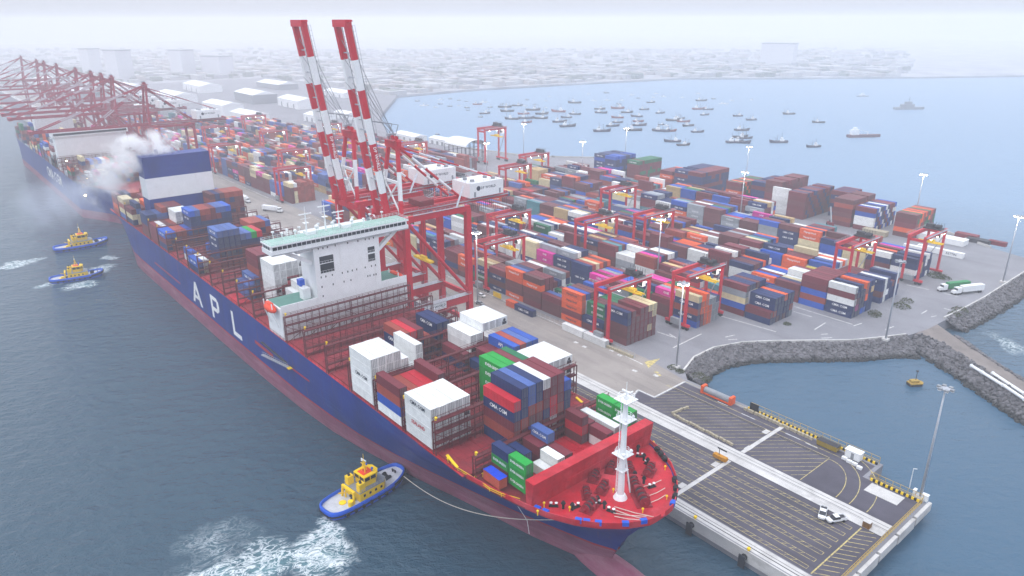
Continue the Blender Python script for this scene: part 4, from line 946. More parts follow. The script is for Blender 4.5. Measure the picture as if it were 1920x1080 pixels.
for b in range(2):
    for t in range(5): cell(-414-b*12.5, 418, t*CH, 40, 'white', 'white reefer in the short wall by the seventh block, %s tier, %s end' % (ORD[t], 'nearer' if b == 0 else 'farther'), 'reefers stacked in the yard', None, True)
# single boxes lying on the quay side of the fence
for (x, y, c, lab, sz) in ((-201.6,197.6,'white','white container standing on the quay by the fence, nearer the cranes',40),(-189.0,197.6,'white','white container standing on the quay by the fence, nearer the basin',40),(-231.5,196.5,'navy','single navy container on the quay before the fence',40),(-238.2,197.0,'orange','small orange container on the quay next to the navy one',20)):
    cell(x, y, 0, sz, c, lab, 'boxes set down along the quay fence', 'CMA CGM' if c == 'navy' else None)
for d in cells: d['dep'] = depth((d['x']+6, d['y']+1, d['z']+1.4))
dry = sorted([d for d in cells if not d['reefer']], key=lambda d: d['dep']/(1 if d['size'] == 40 else .6)); ree = [d for d in cells if d['reefer']]
NEAR = 318
for d in dry[:NEAR]+ree: d['unit'] = (int(round((d['z']-SB)/CH)) == 2 and d['y'] > 88.5 and rnd.random() < .7) or rnd.random() < .08 or d['where'] == 'yard'; build_container(d)
def stuff(lst, name, label):
    v = []; f = []; colr = []; tv = []; tf = []
    for d in lst:
        L = LEN[d['size']]; H = CH-.03; x, y, z = d['x'], d['y'], d['z']; b = len(v); k = rnd.uniform(.8, 1.15); r, g, bl = [min(1, q*k) for q in lin(COL[d['c']])]
        v += [(x,y,z),(x+L,y,z),(x+L,y+CW,z),(x,y+CW,z),(x,y,z+H),(x+L,y,z+H),(x+L,y+CW,z+H),(x,y+CW,z+H)]; colr += [r, g, bl, 1]*8
        f += [tuple(b+i for i in q) for q in ((4,5,6,7),(0,1,5,4),(1,2,6,5),(2,3,7,6),(3,0,4,7))]
        if d['text'] and d['dep'] < 620:
            me = text_mesh(d['text'], 1.4, M['white_let']); o = len(tv)
            tv += [(q.co.x+x+L/2, y-.03, q.co.z+z+H*.5) for q in me.vertices]; tf += [tuple(o+i for i in p.vertices) for p in me.polygons]
    me = bpy.data.meshes.new(name); me.from_pydata(v, [], f); a = me.color_attributes.new('paint', 'FLOAT_COLOR', 'POINT'); a.data.foreach_set('color', colr); me.materials.append(M['cont_attr'])
    o = tag(ob(name, me), label, 'containers', None, 'stuff')
    if tv:
        m2 = bpy.data.meshes.new('lettering'); m2.from_pydata(tv, [], tf); m2.materials.append(M['white_let']); ob('lettering', m2, o)
stuff([d for d in dry[NEAR:] if d['where'] == 'yard'], 'yard_containers', 'mass of farther coloured containers stacked in rows across the yard')
rest = [d for d in dry[NEAR:] if d['where'] == 'ship']
if rest: stuff(rest, 'ship_containers', 'farther coloured containers stacked on the after deck of the ship')
print('containers', len(dry), len(ree), 'near', NEAR, 'depth', dry[NEAR]['dep'], 'ship rest', len(rest))
# tarpaulin covered open box at the starboard rail
o = thing('open_top_container', 'rust coloured open container under a bright blue tarpaulin at the starboard rail', 'container', (-116.4, 88.9, SB-.2))
b_ = ob('body', BODY[20], o, (0,0,0)); b_.color = (*lin((190,84,64)), 1)
tp = MB(); n = 12
vs = []; fs = []
for i in range(n+1):
    for j in range(5): vs.append((-.05+6.16*i/n, -.05+2.54*j/4, 2.74+rnd.uniform(-.05,.08)-(.05 if j in (1,2,3) else 0)))
for i in range(n):
    for j in range(4): fs.append((i*5+j, (i+1)*5+j, (i+1)*5+j+1, i*5+j+1))
tp.add(vs, fs); tp.build('tarpaulin', mat('blue_tarpaulin', (20,70,210), .5, var=.15), o)

# ================================================================== quay cranes
def rail_run(mb, a, b, h=1.1, step=3.0, w=.07, mi=0):
    a = Vector(a); b = Vector(b); n = max(1, int((b-a).length/step))
    for z in (h*.5, h): mb.bar(a+Vector((0,0,z)), b+Vector((0,0,z)), w, mi=mi)
    for i in range(n+1): c = a.lerp(b, i/n); mb.bar(c, c+Vector((0,0,h)), w, mi=mi)
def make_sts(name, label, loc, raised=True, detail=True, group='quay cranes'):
    c = thing(name, label, 'crane', loc, 0, group); G = 14.6; X = 10.0; TZ = 52.5; red = M['crane_red'] if detail else M['crane_far']; wh = M['white'] if detail else M['crane_pale']
    for sx in (-1, 1):
        for sy in (-1, 1):
            mb = MB(); mb.bar((sx*X, sy*G, 4.2), (sx*X, sy*G, TZ), 2.1 if detail else 1.5, 2.3 if detail else 1.6); mb.build('leg', red, c)
            mb = MB(); mb.box(sx*X-3.4, sx*X+3.4, sy*G-.7, sy*G+.7, 1.5, 2.6); mb.bar((sx*X, sy*G, 2.5), (sx*X, sy*G, 4.3), 1.6)
            for k in (-2.9,-1.6,-.4,.9,2.2): mb.cyl((sx*X+k+.3, sy*G-.35, .62), (sx*X+k+.3, sy*G+.35, .62), .52, 10)
            for k in (-2.2, 1.5): mb.box(sx*X+k-1, sx*X+k+1.2, sy*G-.5, sy*G+.5, .8, 1.5)
            mb.build('bogie', M['dark_red'], c)
        mb = MB(); mb.bar((sx*X, -G, 14.4), (sx*X, G, 14.4), 1.5, 3.4 if detail else 2.2); p = mb.build('portal_beam', red, c)
        w = MB(); w.box(sx*X-1.6, sx*X+1.6, -G, G, 16.2, 16.3); rail_run(w, (sx*X+1.5,-G,16.3), (sx*X+1.5,G,16.3)); rail_run(w, (sx*X-1.5,-G,16.3), (sx*X-1.5,G,16.3)); w.build('walkway', M['galv'], p)
        if detail and sx == 1:
            s = MB(); s.box(sx*X+.78, sx*X+.86, -8.5, 2.2, 13.0, 15.9); sg = s.build('banner', wh, p)
            t = ob('lettering', text_mesh('DP WORLD', 1.5, M['dark_let']), sg, (sx*X+.89, -2.0, 14.4), math.pi/2)
            s2 = MB(); s2.box(sx*X+.78, sx*X+.86, 2.4, 9.0, 13.0, 15.9); s2.build('safety_panel', M['red_let'], p)
        mb = MB(); mb.cyl((sx*X, -G+1, TZ-1.5), (sx*X, G-.6, 17.2), .75, 10); mb.build('diagonal_brace', red, c, False)
        mb = MB(); mb.bar((sx*X, -G-2.6, TZ+.1), (sx*X, G+1, TZ+.1), 1.5, 2.3 if detail else 1.5); mb.build('top_beam', red, c)
    for sy in (-1, 1):
        mb = MB(); mb.bar((-X, sy*G, 3.6), (X, sy*G, 3.6), 1.3, 1.7); mb.build('sill_beam', red, c)
        mb = MB(); mb.bar((-X, sy*G, TZ-2.2 if sy < 0 else TZ-2.0), (X, sy*G, TZ-2.2 if sy < 0 else TZ-2.0), 1.3, 2.2); mb.build('cross_beam', red, c)
    mb = MB(); mb.bar((-X, G, 15.4), (X, G, 15.4), 1.2, 2.0); mb.build('cross_beam', red, c)
    for sx in (-1, 1):
        mb = MB(); mb.bar((sx*3.0, -G-3.5, TZ+1.2), (sx*3.0, G+26, TZ+1.2), 1.2 if detail else .9, 2.4 if detail else 1.5); g = mb.build('main_girder', red, c)
        w = MB(); w.box(sx*4.6-.5, sx*4.6+.5, -G, G+26, TZ+1.3, TZ+1.4); rail_run(w, (sx*5.1,-G,TZ+1.4), (sx*5.1,G+26,TZ+1.4)); w.build('walkway', M['galv'], g)
    mb = MB(); mb.bar((-3.6, G+26, TZ+1.2), (3.6, G+26, TZ+1.2), 1.2, 2.2); mb.build('end_tie', red, c)
    # festoon loops hanging below the back reach
    mb = MB()
    for i in range(22):
        y = G+3+i*1.05
        for x in (-4.6, 4.6): mb.bar((x, y, TZ), (x, y+.1, TZ-rnd.uniform(2.2, 4.8)), .12)
    mb.build('festoon_cable', M['dark'], c)
    # machinery house
    mb = MB(); mb.box(-6.2, 6.2, G+4.5, G+22, TZ+2.6, TZ+8.6); h = mb.build('machinery_house', M['white'], c)
    ob('lettering', text_mesh('DP WORLD', 1.5, M['dark_let']), h, (6.23, G+14, TZ+6.2), math.pi/2)
    lg = MB(); lg.cyl((6.2, G+8.8, TZ+6.2), (6.26, G+8.8, TZ+6.2), 1.0, 14); lg.build('emblem', M['dark_let'], h)
    for (y, x) in ((G+8, -2), (G+8, 3), (G+17, 0), (G+18.5, 3.5)):
        r = MB(); r.cyl((x,y,TZ+8.6), (x,y,TZ+9.5), .9, 10); r.build('roof_fan', M['grey'], h)
    d = MB(); 
    for y in (G+6.5, G+19.6): d.box(6.2, 6.25, y, y+.9, TZ+2.8, TZ+4.9)
    d.build('house_door', M['grey'], h)
    rr = MB(); 
    for a, b in (((6.1,G+4.6),(6.1,G+21.9)),((-6.1,G+4.6),(-6.1,G+21.9)),((-6.1,G+4.6),(6.1,G+4.6)),((-6.1,G+21.9),(6.1,G+21.9))): rail_run(rr, (*a,TZ+8.6), (*b,TZ+8.6), .9)
    rr.build('roof_railing', M['galv'], h)
    # A-frame
    AY, AZ = -G+2.6, 80.0
    for sx in (-1, 1):
        for i, (k0, k1) in enumerate(((0,.22),(.22,.62),(.62,1.0))):
            a = Vector((sx*7.4,-G,TZ+1)); b = Vector((sx*3.0,AY,AZ)); mb = MB(); mb.bar(a.lerp(b,k0), a.lerp(b,k1), 1.15, 1.3); mb.build('mast_leg', red if i != 1 or not detail else wh, c)
        for j, (ey, ez) in enumerate(((G+1.5, TZ+2.6), (G+20, TZ+2.8))):
            a = Vector((sx*3.0, AY, AZ-.6)); b = Vector((sx*(5.2 if j == 0 else 3.0), ey, ez if j == 0 else TZ+8.8))
            for i in range(5):
                mb = MB(); mb.cyl(a.lerp(b,i/5), a.lerp(b,(i+1)/5), .52 if j == 0 else .3, 8); mb.build('back_stay', red if i % 2 == 0 else wh, c)
    mb = MB(); mb.bar((-4.5,AY,AZ), (4.5,AY,AZ), 1.8, 2.6); mb.box(-3.2,3.2,AY-2.2,AY+2.2,AZ+1.3,AZ+1.5)
    for x in (-2.4, 0, 2.4): mb.cyl((x-.25,AY,AZ+2.3), (x+.25,AY,AZ+2.3), .8, 12)
    mb.build('apex_beam', red, c)
    mb = MB(); rail_run(mb, (-3.2,AY-2.2,AZ+1.5), (3.2,AY-2.2,AZ+1.5), step=1.2); rail_run(mb, (-3.2,AY+2.2,AZ+1.5), (3.2,AY+2.2,AZ+1.5), step=1.2); mb.bar((0,AY,AZ+1.5),(0,AY,AZ+5.5),.18); mb.box(-2.6,-.8,AY-1.2,AY+1.2,AZ+2.6,AZ+3.6); mb.build('apex_platform', M['galv'], c)
    mb = MB(); mb.bar((-5.2, -G+.8, 66), (5.2, -G+.8, 66), .8, 1.0); mb.bar((-7,-G,TZ+1.5),(5,-G+.8,66),.5); mb.bar((7,-G,TZ+1.5),(-5,-G+.8,66),.5); mb.build('mast_brace', M['white'] if detail else red, c)
    # boom
    hy, hz = -G-3.9, TZ+1.4
    if raised: tip = Vector((0, -G+.6-13.4-1.9, 122.6))
    else: tip = Vector((0, hy-68, hz+.6))
    hinge = Vector((0, hy, hz)); ax = (tip-hinge); Lb = ax.length; ax.normalize(); nrm = Vector((1,0,0)).cross(ax).normalized()
    bands = [(1-.173,1,'r'),(1-.323,1-.173,'w'),(1-.466,1-.323,'r'),(1-.60,1-.466,'w'),(1-.745,1-.60,'r'),(1-.87,1-.745,'w'),(0,1-.87,'r')]
    for sx in (-1, 1):
        for (u0, u1, k) in bands:
            mb = MB(); a = hinge+ax*(Lb*u0)+Vector((sx*3.7,0,0)); b = hinge+ax*(Lb*u1)+Vector((sx*3.7,0,0)); mb.bar(a, b, 1.6 if detail else .9, 2.1 if detail else 1.3)
            mb.build('boom_girder', red if k == 'r' or not detail else wh, c)
    for u in (.08,.2,.33,.47,.6,.74,.86):
        mb = MB(); p = hinge+ax*(Lb*u); mb.bar(p+Vector((-3.7,0,0)), p+Vector((3.7,0,0)), .4); mb.build('boom_tie', M['galv'], c)
    mb = MB(); mb.bar(tip+Vector((-4.65,0,0)), tip+Vector((4.65,0,0)), 2.5, 2.4); mb.bar(tip+Vector((4.2,0,.6)), tip+Vector((7.2,0,.8)), .5); mb.build('boom_tip', red, c)
    if detail:
        w = MB()
        for sx in (-1, 1):
            off = Vector((sx*3.7, 0, 0))-nrm*1.7
            a = hinge+ax*2+off; b = hinge+ax*(Lb-1)+off; w.bar(a, b, .35, .12)
            e = -nrm*1.0; w.bar(a+e, b+e, .08)
            for i in range(36): p = a.lerp(b, i/35); w.bar(p, p+e, .07)
        w.build('boom_walkway', M['grey'], c)
        me = text_mesh('DP WORLD', 1.75, M['white_let']); t = ob('lettering', me, c)
        mid = hinge+ax*(Lb*(1-.68))+Vector((3.7+.8+.25, 0, 0)); down = -ax; up = Vector((1,0,0)).cross(down)*1.0
        R3 = Matrix((down, Vector((-1,0,0)), Vector((-1,0,0)).cross(down)*-1)).transposed(); zax = down.cross(Vector((-1,0,0))); R3 = Matrix((down, Vector((-1,0,0)), zax)).transposed()
        t.matrix_local = Matrix.Translation(mid) @ R3.to_4x4()
    # fore stays
    st = MB(); apex = Vector((0, AY-1, AZ+1))
    if raised:
        for sx in (-1, 1):
            p = hinge+ax*(Lb*.52)+Vector((sx*2.9,0,0)); q = hinge+ax*(Lb*.92)+Vector((sx*2.6,0,0))
            k = apex+Vector((sx*2.2,2.4,6)); st.bar(p, k, .22); st.bar(k, apex+Vector((sx*2.2,0,0)), .22); st.bar(q, apex+Vector((sx*2.0,.5,2)), .16); st.bar(q+Vector((0,0,-14)), apex+Vector((sx*1.0,1.5,2)), .14); st.bar(q+Vector((-sx*.6,0,-6)), apex+Vector((sx*.4,2,2)), .14)
        st.build('stay_cable', M['grey'], c)
    else:
        for sx in (-1, 1):
            for u in (.45, .93):
                a = apex+Vector((sx*2.4,0,-.6)); b = hinge+ax*(Lb*u)+Vector((sx*2.9,0,1.2)); mb = MB()
                for i in range(5): mb = MB(); mb.cyl(a.lerp(b,i/5), a.lerp(b,(i+1)/5), .4, 6); mb.build('fore_stay', red if i % 2 == 0 else wh, c)
    if detail:
        # stair tower on the land side leg, cable reel, trolley, cabin, ladders
        s = MB()
        for i in range(11):
            z = 5+i*4.2; y0, y1 = (G+1.2, G+3.2) if i % 2 == 0 else (G+3.2, G+1.2); s.bar((-X-1.5,y0,z), (-X-1.5,y1,z+4.2), .8, .12); s.box(-X-2.2,-X-.8,G+1,G+3.4,z+4.1,z+4.2)
            s.bar((-X-2.0,y0,z+1), (-X-2.0,y1,z+5.2), .07)
        s.build('stair_tower', M['galv'], c)
        t = MB(); t.box(-4.2,4.2,-4,2.5,TZ+2.4,TZ+4.6); t.build('trolley', M['dark_red'], c)
        k = MB(); k.box(1.2,3.4,-6.6,-3.6,TZ-4.6,TZ-1.9); k.build('operator_cabin', wh, c); k = MB(); k.box(1.25,3.35,-6.65,-6.6,TZ-4.2,TZ-2.2); k.build('cabin_window', M['glass'], c)
        sp_ = MB(); sp_.box(-6.1,6.1,-1.8,.2,TZ-21,TZ-20.2); sp_.box(-2,2,-1.4,-.2,TZ-20.2,TZ-19.2)
        spo = sp_.build('spreader', M['yellow'], c)
        w = MB(); 
        for x in (-1.8, 1.8):
            for y in (-1.3, -.3): w.bar((x,y,TZ-19.3), (x,y,TZ+2), .07)
        w.build('hoist_rope', M['dark'], spo)
        cr = MB(); cr.cyl((X+1.0,-G,9), (X+1.7,-G,9), 2.2, 18); cr.build('cable_reel', M['yellow'], c)
        for sx in (-1, 1):
            l = MB(); l.bar((sx*X+.95,G-1,17), (sx*X+.95,G-1,TZ), .12); l.bar((sx*X+.95,G-.4,17), (sx*X+.95,G-.4,TZ), .12)
            for i in range(44): l.bar((sx*X+.95,G-1,17.5+i*.8), (sx*X+.95,G-.4,17.5+i*.8), .07)
            l.build('ladder', M['galv'], c)
            v = MB(); v.bar((sx*(X+.9),-G+3,TZ+1.5), (sx*(X+.9),G-2,TZ+1.5), .8, .1); rail_run(v, (sx*(X+1.3),-G+3,TZ+1.5), (sx*(X+1.3),G+1,TZ+1.5), step=2); v.build('side_gallery', M['galv'], c)
            v = MB(); v.bar((sx*(X+1), G-6, TZ+1.5), (sx*5, G+2, TZ+8), .7, .1); v.bar((sx*(X+1), G-6, TZ+2.6), (sx*5, G+2, TZ+9), .08); v.build('stair', M['galv'], c)
    return c
make_sts('quay_crane', 'red quay crane with raised banded boom beside the ship bridge, nearest the basin', (-238, 154.1, 0))
make_sts('quay_crane', 'red quay crane with raised banded boom, second from the basin', (-272, 154.1, 0))
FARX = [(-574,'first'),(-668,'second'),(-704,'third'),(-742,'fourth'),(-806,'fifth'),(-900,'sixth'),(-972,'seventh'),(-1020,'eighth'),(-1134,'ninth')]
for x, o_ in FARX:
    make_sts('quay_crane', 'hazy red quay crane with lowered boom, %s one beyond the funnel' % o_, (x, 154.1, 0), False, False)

# ================================================================== yard gantry cranes (rubber tyred)
def rtg_proto():
    c = thing('yard_gantry_crane', 'x', 'crane', (0,0,0), 0, 'yard gantry cranes'); S = 24.2; XB = 3.75; HZ = 23.0; red = M['rtg_red']
    for sy in (0, S):
        for sx in (-XB, XB): mb = MB(); mb.bar((sx, sy, 2.2), (sx, sy, HZ), 1.0, 1.15); mb.build('leg', red, c)
        mb = MB(); mb.box(-6.2, 6.2, sy-.6, sy+.6, 1.5, 2.5); mb.build('sill_beam', red, c)
        for sx in (-5.2,-3.4,3.4,5.2): mb = MB(); mb.cyl((sx, sy-.45, .8), (sx, sy+.45, .8), .8, 12); mb.build('wheel', M['black'], c)
        mb = MB(); mb.bar((-XB, sy, HZ-.9), (XB, sy, HZ-.9), .8, 1.2); mb.build('end_tie', red, c)
    for sx in (-XB, XB):
        mb = MB(); mb.bar((sx, -.8, HZ+.5), (sx, S+.8, HZ+.5), 1.1, 1.7); g = mb.build('girder', red, c)
        w = MB(); w.box(sx+math.copysign(.6, sx)-.35, sx+math.copysign(1.2, sx)+.1, -.8, S+.8, HZ+1.0, HZ+1.1); rail_run(w, (sx+math.copysign(1.2, sx), -.8, HZ+1.1), (sx+math.copysign(1.2, sx), S+.8, HZ+1.1), step=2); w.build('walkway', M['galv'], g)
    mb = MB(); mb.box(-4.2, 4.2, S*.68, S*.68+4.6, HZ+1.5, HZ+2.1); mb.box(-3.2, .4, S*.68+.4, S*.68+2.6, HZ+2.1, HZ+4.0); mb.cyl((.9,S*.68+1,HZ+3), (3.4,S*.68+1,HZ+3), .8, 10); mb.cyl((.9,S*.68+3,HZ+3), (3.4,S*.68+3,HZ+3), .8, 10)
    for i in range(7): mb.bar((-4+i*1.3, S*.68+4.5, HZ+2.1), (-4+i*1.3, S*.68+4.5, HZ+4.6), .12)
    t = mb.build('trolley', M['dark'], c)
    mb = MB(); mb.box(1.0, 3.2, S*.68+4.0, S*.68+6.2, HZ-3.4, HZ-.9); mb.build('operator_cabin', M['white'], c)
    mb = MB(); mb.box(1.05, 3.15, S*.68+3.95, S*.68+4.0, HZ-3.0, HZ-1.2); mb.build('cabin_window', M['glass'], c)
    mb = MB(); mb.box(-6.0, 6.0, S*.68+.2, S*.68+.8, 17.4, 18.0); mb.box(-6.0, 6.0, S*.68+2.0, S*.68+2.6, 17.4, 18.0); mb.box(-1.8,1.8,S*.68+.2,S*.68+2.6,18.0,18.9)
    s = mb.build('spreader', M['yellow'], c)
    mb = MB()
    for x in (-1.6, 1.6):
        for y in (.6, 2.2): mb.bar((x, S*.68+y, 18.8), (x*1.3, S*.68+y, HZ+1.6), .08)
    mb.build('hoist_rope', M['dark'], s)
    mb = MB(); mb.box(-2.2, 2.2, -2.2, -.65, 2.0, 4.6); mb.build('engine_house', M['grey'], c)
    mb = MB(); mb.bar((-XB, S, 4), (XB, S, HZ-2), .4); mb.build('brace', M['galv'], c)
    mb = MB()
    for y in (4, 12, 20): mb.box(XB+.6, XB+1.2, y, y+.8, HZ-.5, HZ-.2)
    for y in (4, 12, 20): mb.box(XB+.6, XB+1.2, y+.1, y+.7, HZ-.56, HZ-.5, 1)
    mb.build('floodlight', [M['grey'], M['lamp']], c)
    return c
rp = rtg_proto()
RT = [(-182.5,201.2,'over the quay-side block end by the basin'),(-262,201.2,'over the quay-side block by the quay cranes'),(-171.5,237.0,'over the second block end by the basin'),(-259,266.0,'over the third block beyond the orange stacks'),(-246,298.5,'over the fourth block, middle of the yard'),(-301,330.5,'over the fifth block near the bay stacks'),(-147,329,'over the fifth block end by the outer road'),(-131,369.6,'over the sixth block end by the outer road'),(-298,237,'over the second block behind the quay cranes'),(-402,330,'over the fifth block, far half'),(-392,266,'over the third block, far half'),(-428,372,'over the sixth block, far half'),
      (-502,202,'over the far first block, nearest the cross aisle'),(-640,202,'over the far first block, middle'),(-575,236,'over the far second block'),(-690,267,'over the far third block'),(-610,299,'over the far fourth block'),(-760,236,'over the far second block, remote end'),(-820,299,'over the far fourth block, remote end'),(-540,330,'over the far fifth block'),(-700,331,'over the far fifth block, remote end')]
for i, (x, y, w) in enumerate(RT):
    o = rp if i == 0 else copy_tree(rp); o.location = (x, y, 0); o['label'] = 'red rubber-tyred gantry crane '+w
# the tall rail gantry by the shed
o = copy_tree(rp); o.location = (-523, 405, 0); o.scale = (1.35, 1.0, 1.32); o['label'] = 'tall dark red gantry crane standing alone by the bay shed'

# ================================================================== second ship, moored astern
s2 = thing('container_ship', 'hazy second container ship with lit deck moored astern of the first', 'ship', (-640, YC, SEA))
def hull2(z0, z1, mt, nm):
    mb = MB(); xs = [-506,-508,-514,-524,-540,-568,-628,-828,-854,-868]
    def hbx(x, z):
        k = (z+9)/29
        if x > -568: u = (-506-x)/62.0; return 25*min(1, (u**.55)*(.55+.45*k) if k > .2 else (u**.9)*.8)
        if x < -828: return 25-(-828-x)*.12*(1.6-k)
        return 25
    lv = [z0, (z0+z1)/2, z1]; n = len(xs)
    for s in (-1, 1):
        b = len(mb.v)
        mb.v += [(x, YC+s*hbx(x, z), z) for z in lv for x in xs]
        for j in range(2):
            for i in range(n-1): mb.f.append(tuple(b+k for k in ((j*n+i, j*n+i+1, (j+1)*n+i+1, (j+1)*n+i) if s < 0 else ((j+1)*n+i, (j+1)*n+i+1, j*n+i+1, j*n+i)))); mb.m.append(0)
    mb.build(nm, mt, s2).matrix_parent_inverse = Matrix.Translation((640, -YC, -SEA))
hull2(-9, 1.0, M['hull_red'], 'boot_topping'); hull2(1.0, 19.5, M['hull_blue'], 'hull')
def sp2(o): o.parent = s2; o.matrix_parent_inverse = Matrix.Translation((640, -YC, -SEA)); return o
mb = MB(); mb.prism([(-866,YC-22),(-588,YC-24.6),(-538,YC-16),(-510,YC),(-538,YC+16),(-588,YC+24.6),(-866,YC+22)], 19.0, 19.4); sp2(mb.build('deck', M['deck_maroon']))
sp2(ob('hull_lettering', text_mesh('CMA CGM', 11.5, M['white_let'], 1.15), None, (-655, YC-25.1, 10.5)))
mb = MB(); mb.box(-632,-622,YC-24,YC+24,19.4,44); mb.box(-632,-621,YC-25.5,YC+25.5,44,47.5); br2 = sp2(mb.build('bridge_tower', M['white']))
mb = MB(); mb.box(-621,-620.9,YC-24.5,YC+24.5,45,46.6); mb.build('bridge_window_band', M['glass'], br2)
mb = MB(); mb.box(-778,-768,YC-16,YC+14,19.4,52); sp2(mb.build('funnel_casing', M['white']))
for x in (-545,-560,-575,-590,-606,-621,-636,-651,-666,-681,-696,-711,-726,-741,-756): sp2(ob('lashing_bridge', lm[(50.0, 9.7)], None, (x, YC, 19.4)))
for (px, py, z) in ((125,303,30),(190,297,30),(68,228,34),(66,262,30),(165,335,24),(97,275,26),(160,367,22)):
    p = at(px, py, z); mb = MB(); mb.cyl((p.x,p.y,19.4), (p.x,p.y,z), .15, 6); mb.sphere((p.x,p.y,z+.3), .55, 8, 6, mi=1); sp2(mb.build('deck_lamp', [M['dark'], M['lampfar']]))
lst = []
for x in (-559,-574,-589,-604,-650,-650,-665,-680,-695,-710,-725,-740,-755,-800,-815,-830):
    k = rnd.choice([2,3,3,4,5,5]); 
    for c_ in range(20):
        y = cy_(c_)
        if x > -575 and abs(y+1.2-YC) > 19: continue
        n = max(0, k+rnd.choice([-1,0,0,0,1]))
        for t in range(n):
            if t == n-1 or c_ < 2 or True: lst.append(dict(x=x, y=y, z=19.9+t*CH, size=40, c=rnd.choice(PAL+['orange','rust','cream','orange']), text=None, dep=999))
stuff(lst, 'astern_containers', 'hazy coloured containers stacked on the second ship')

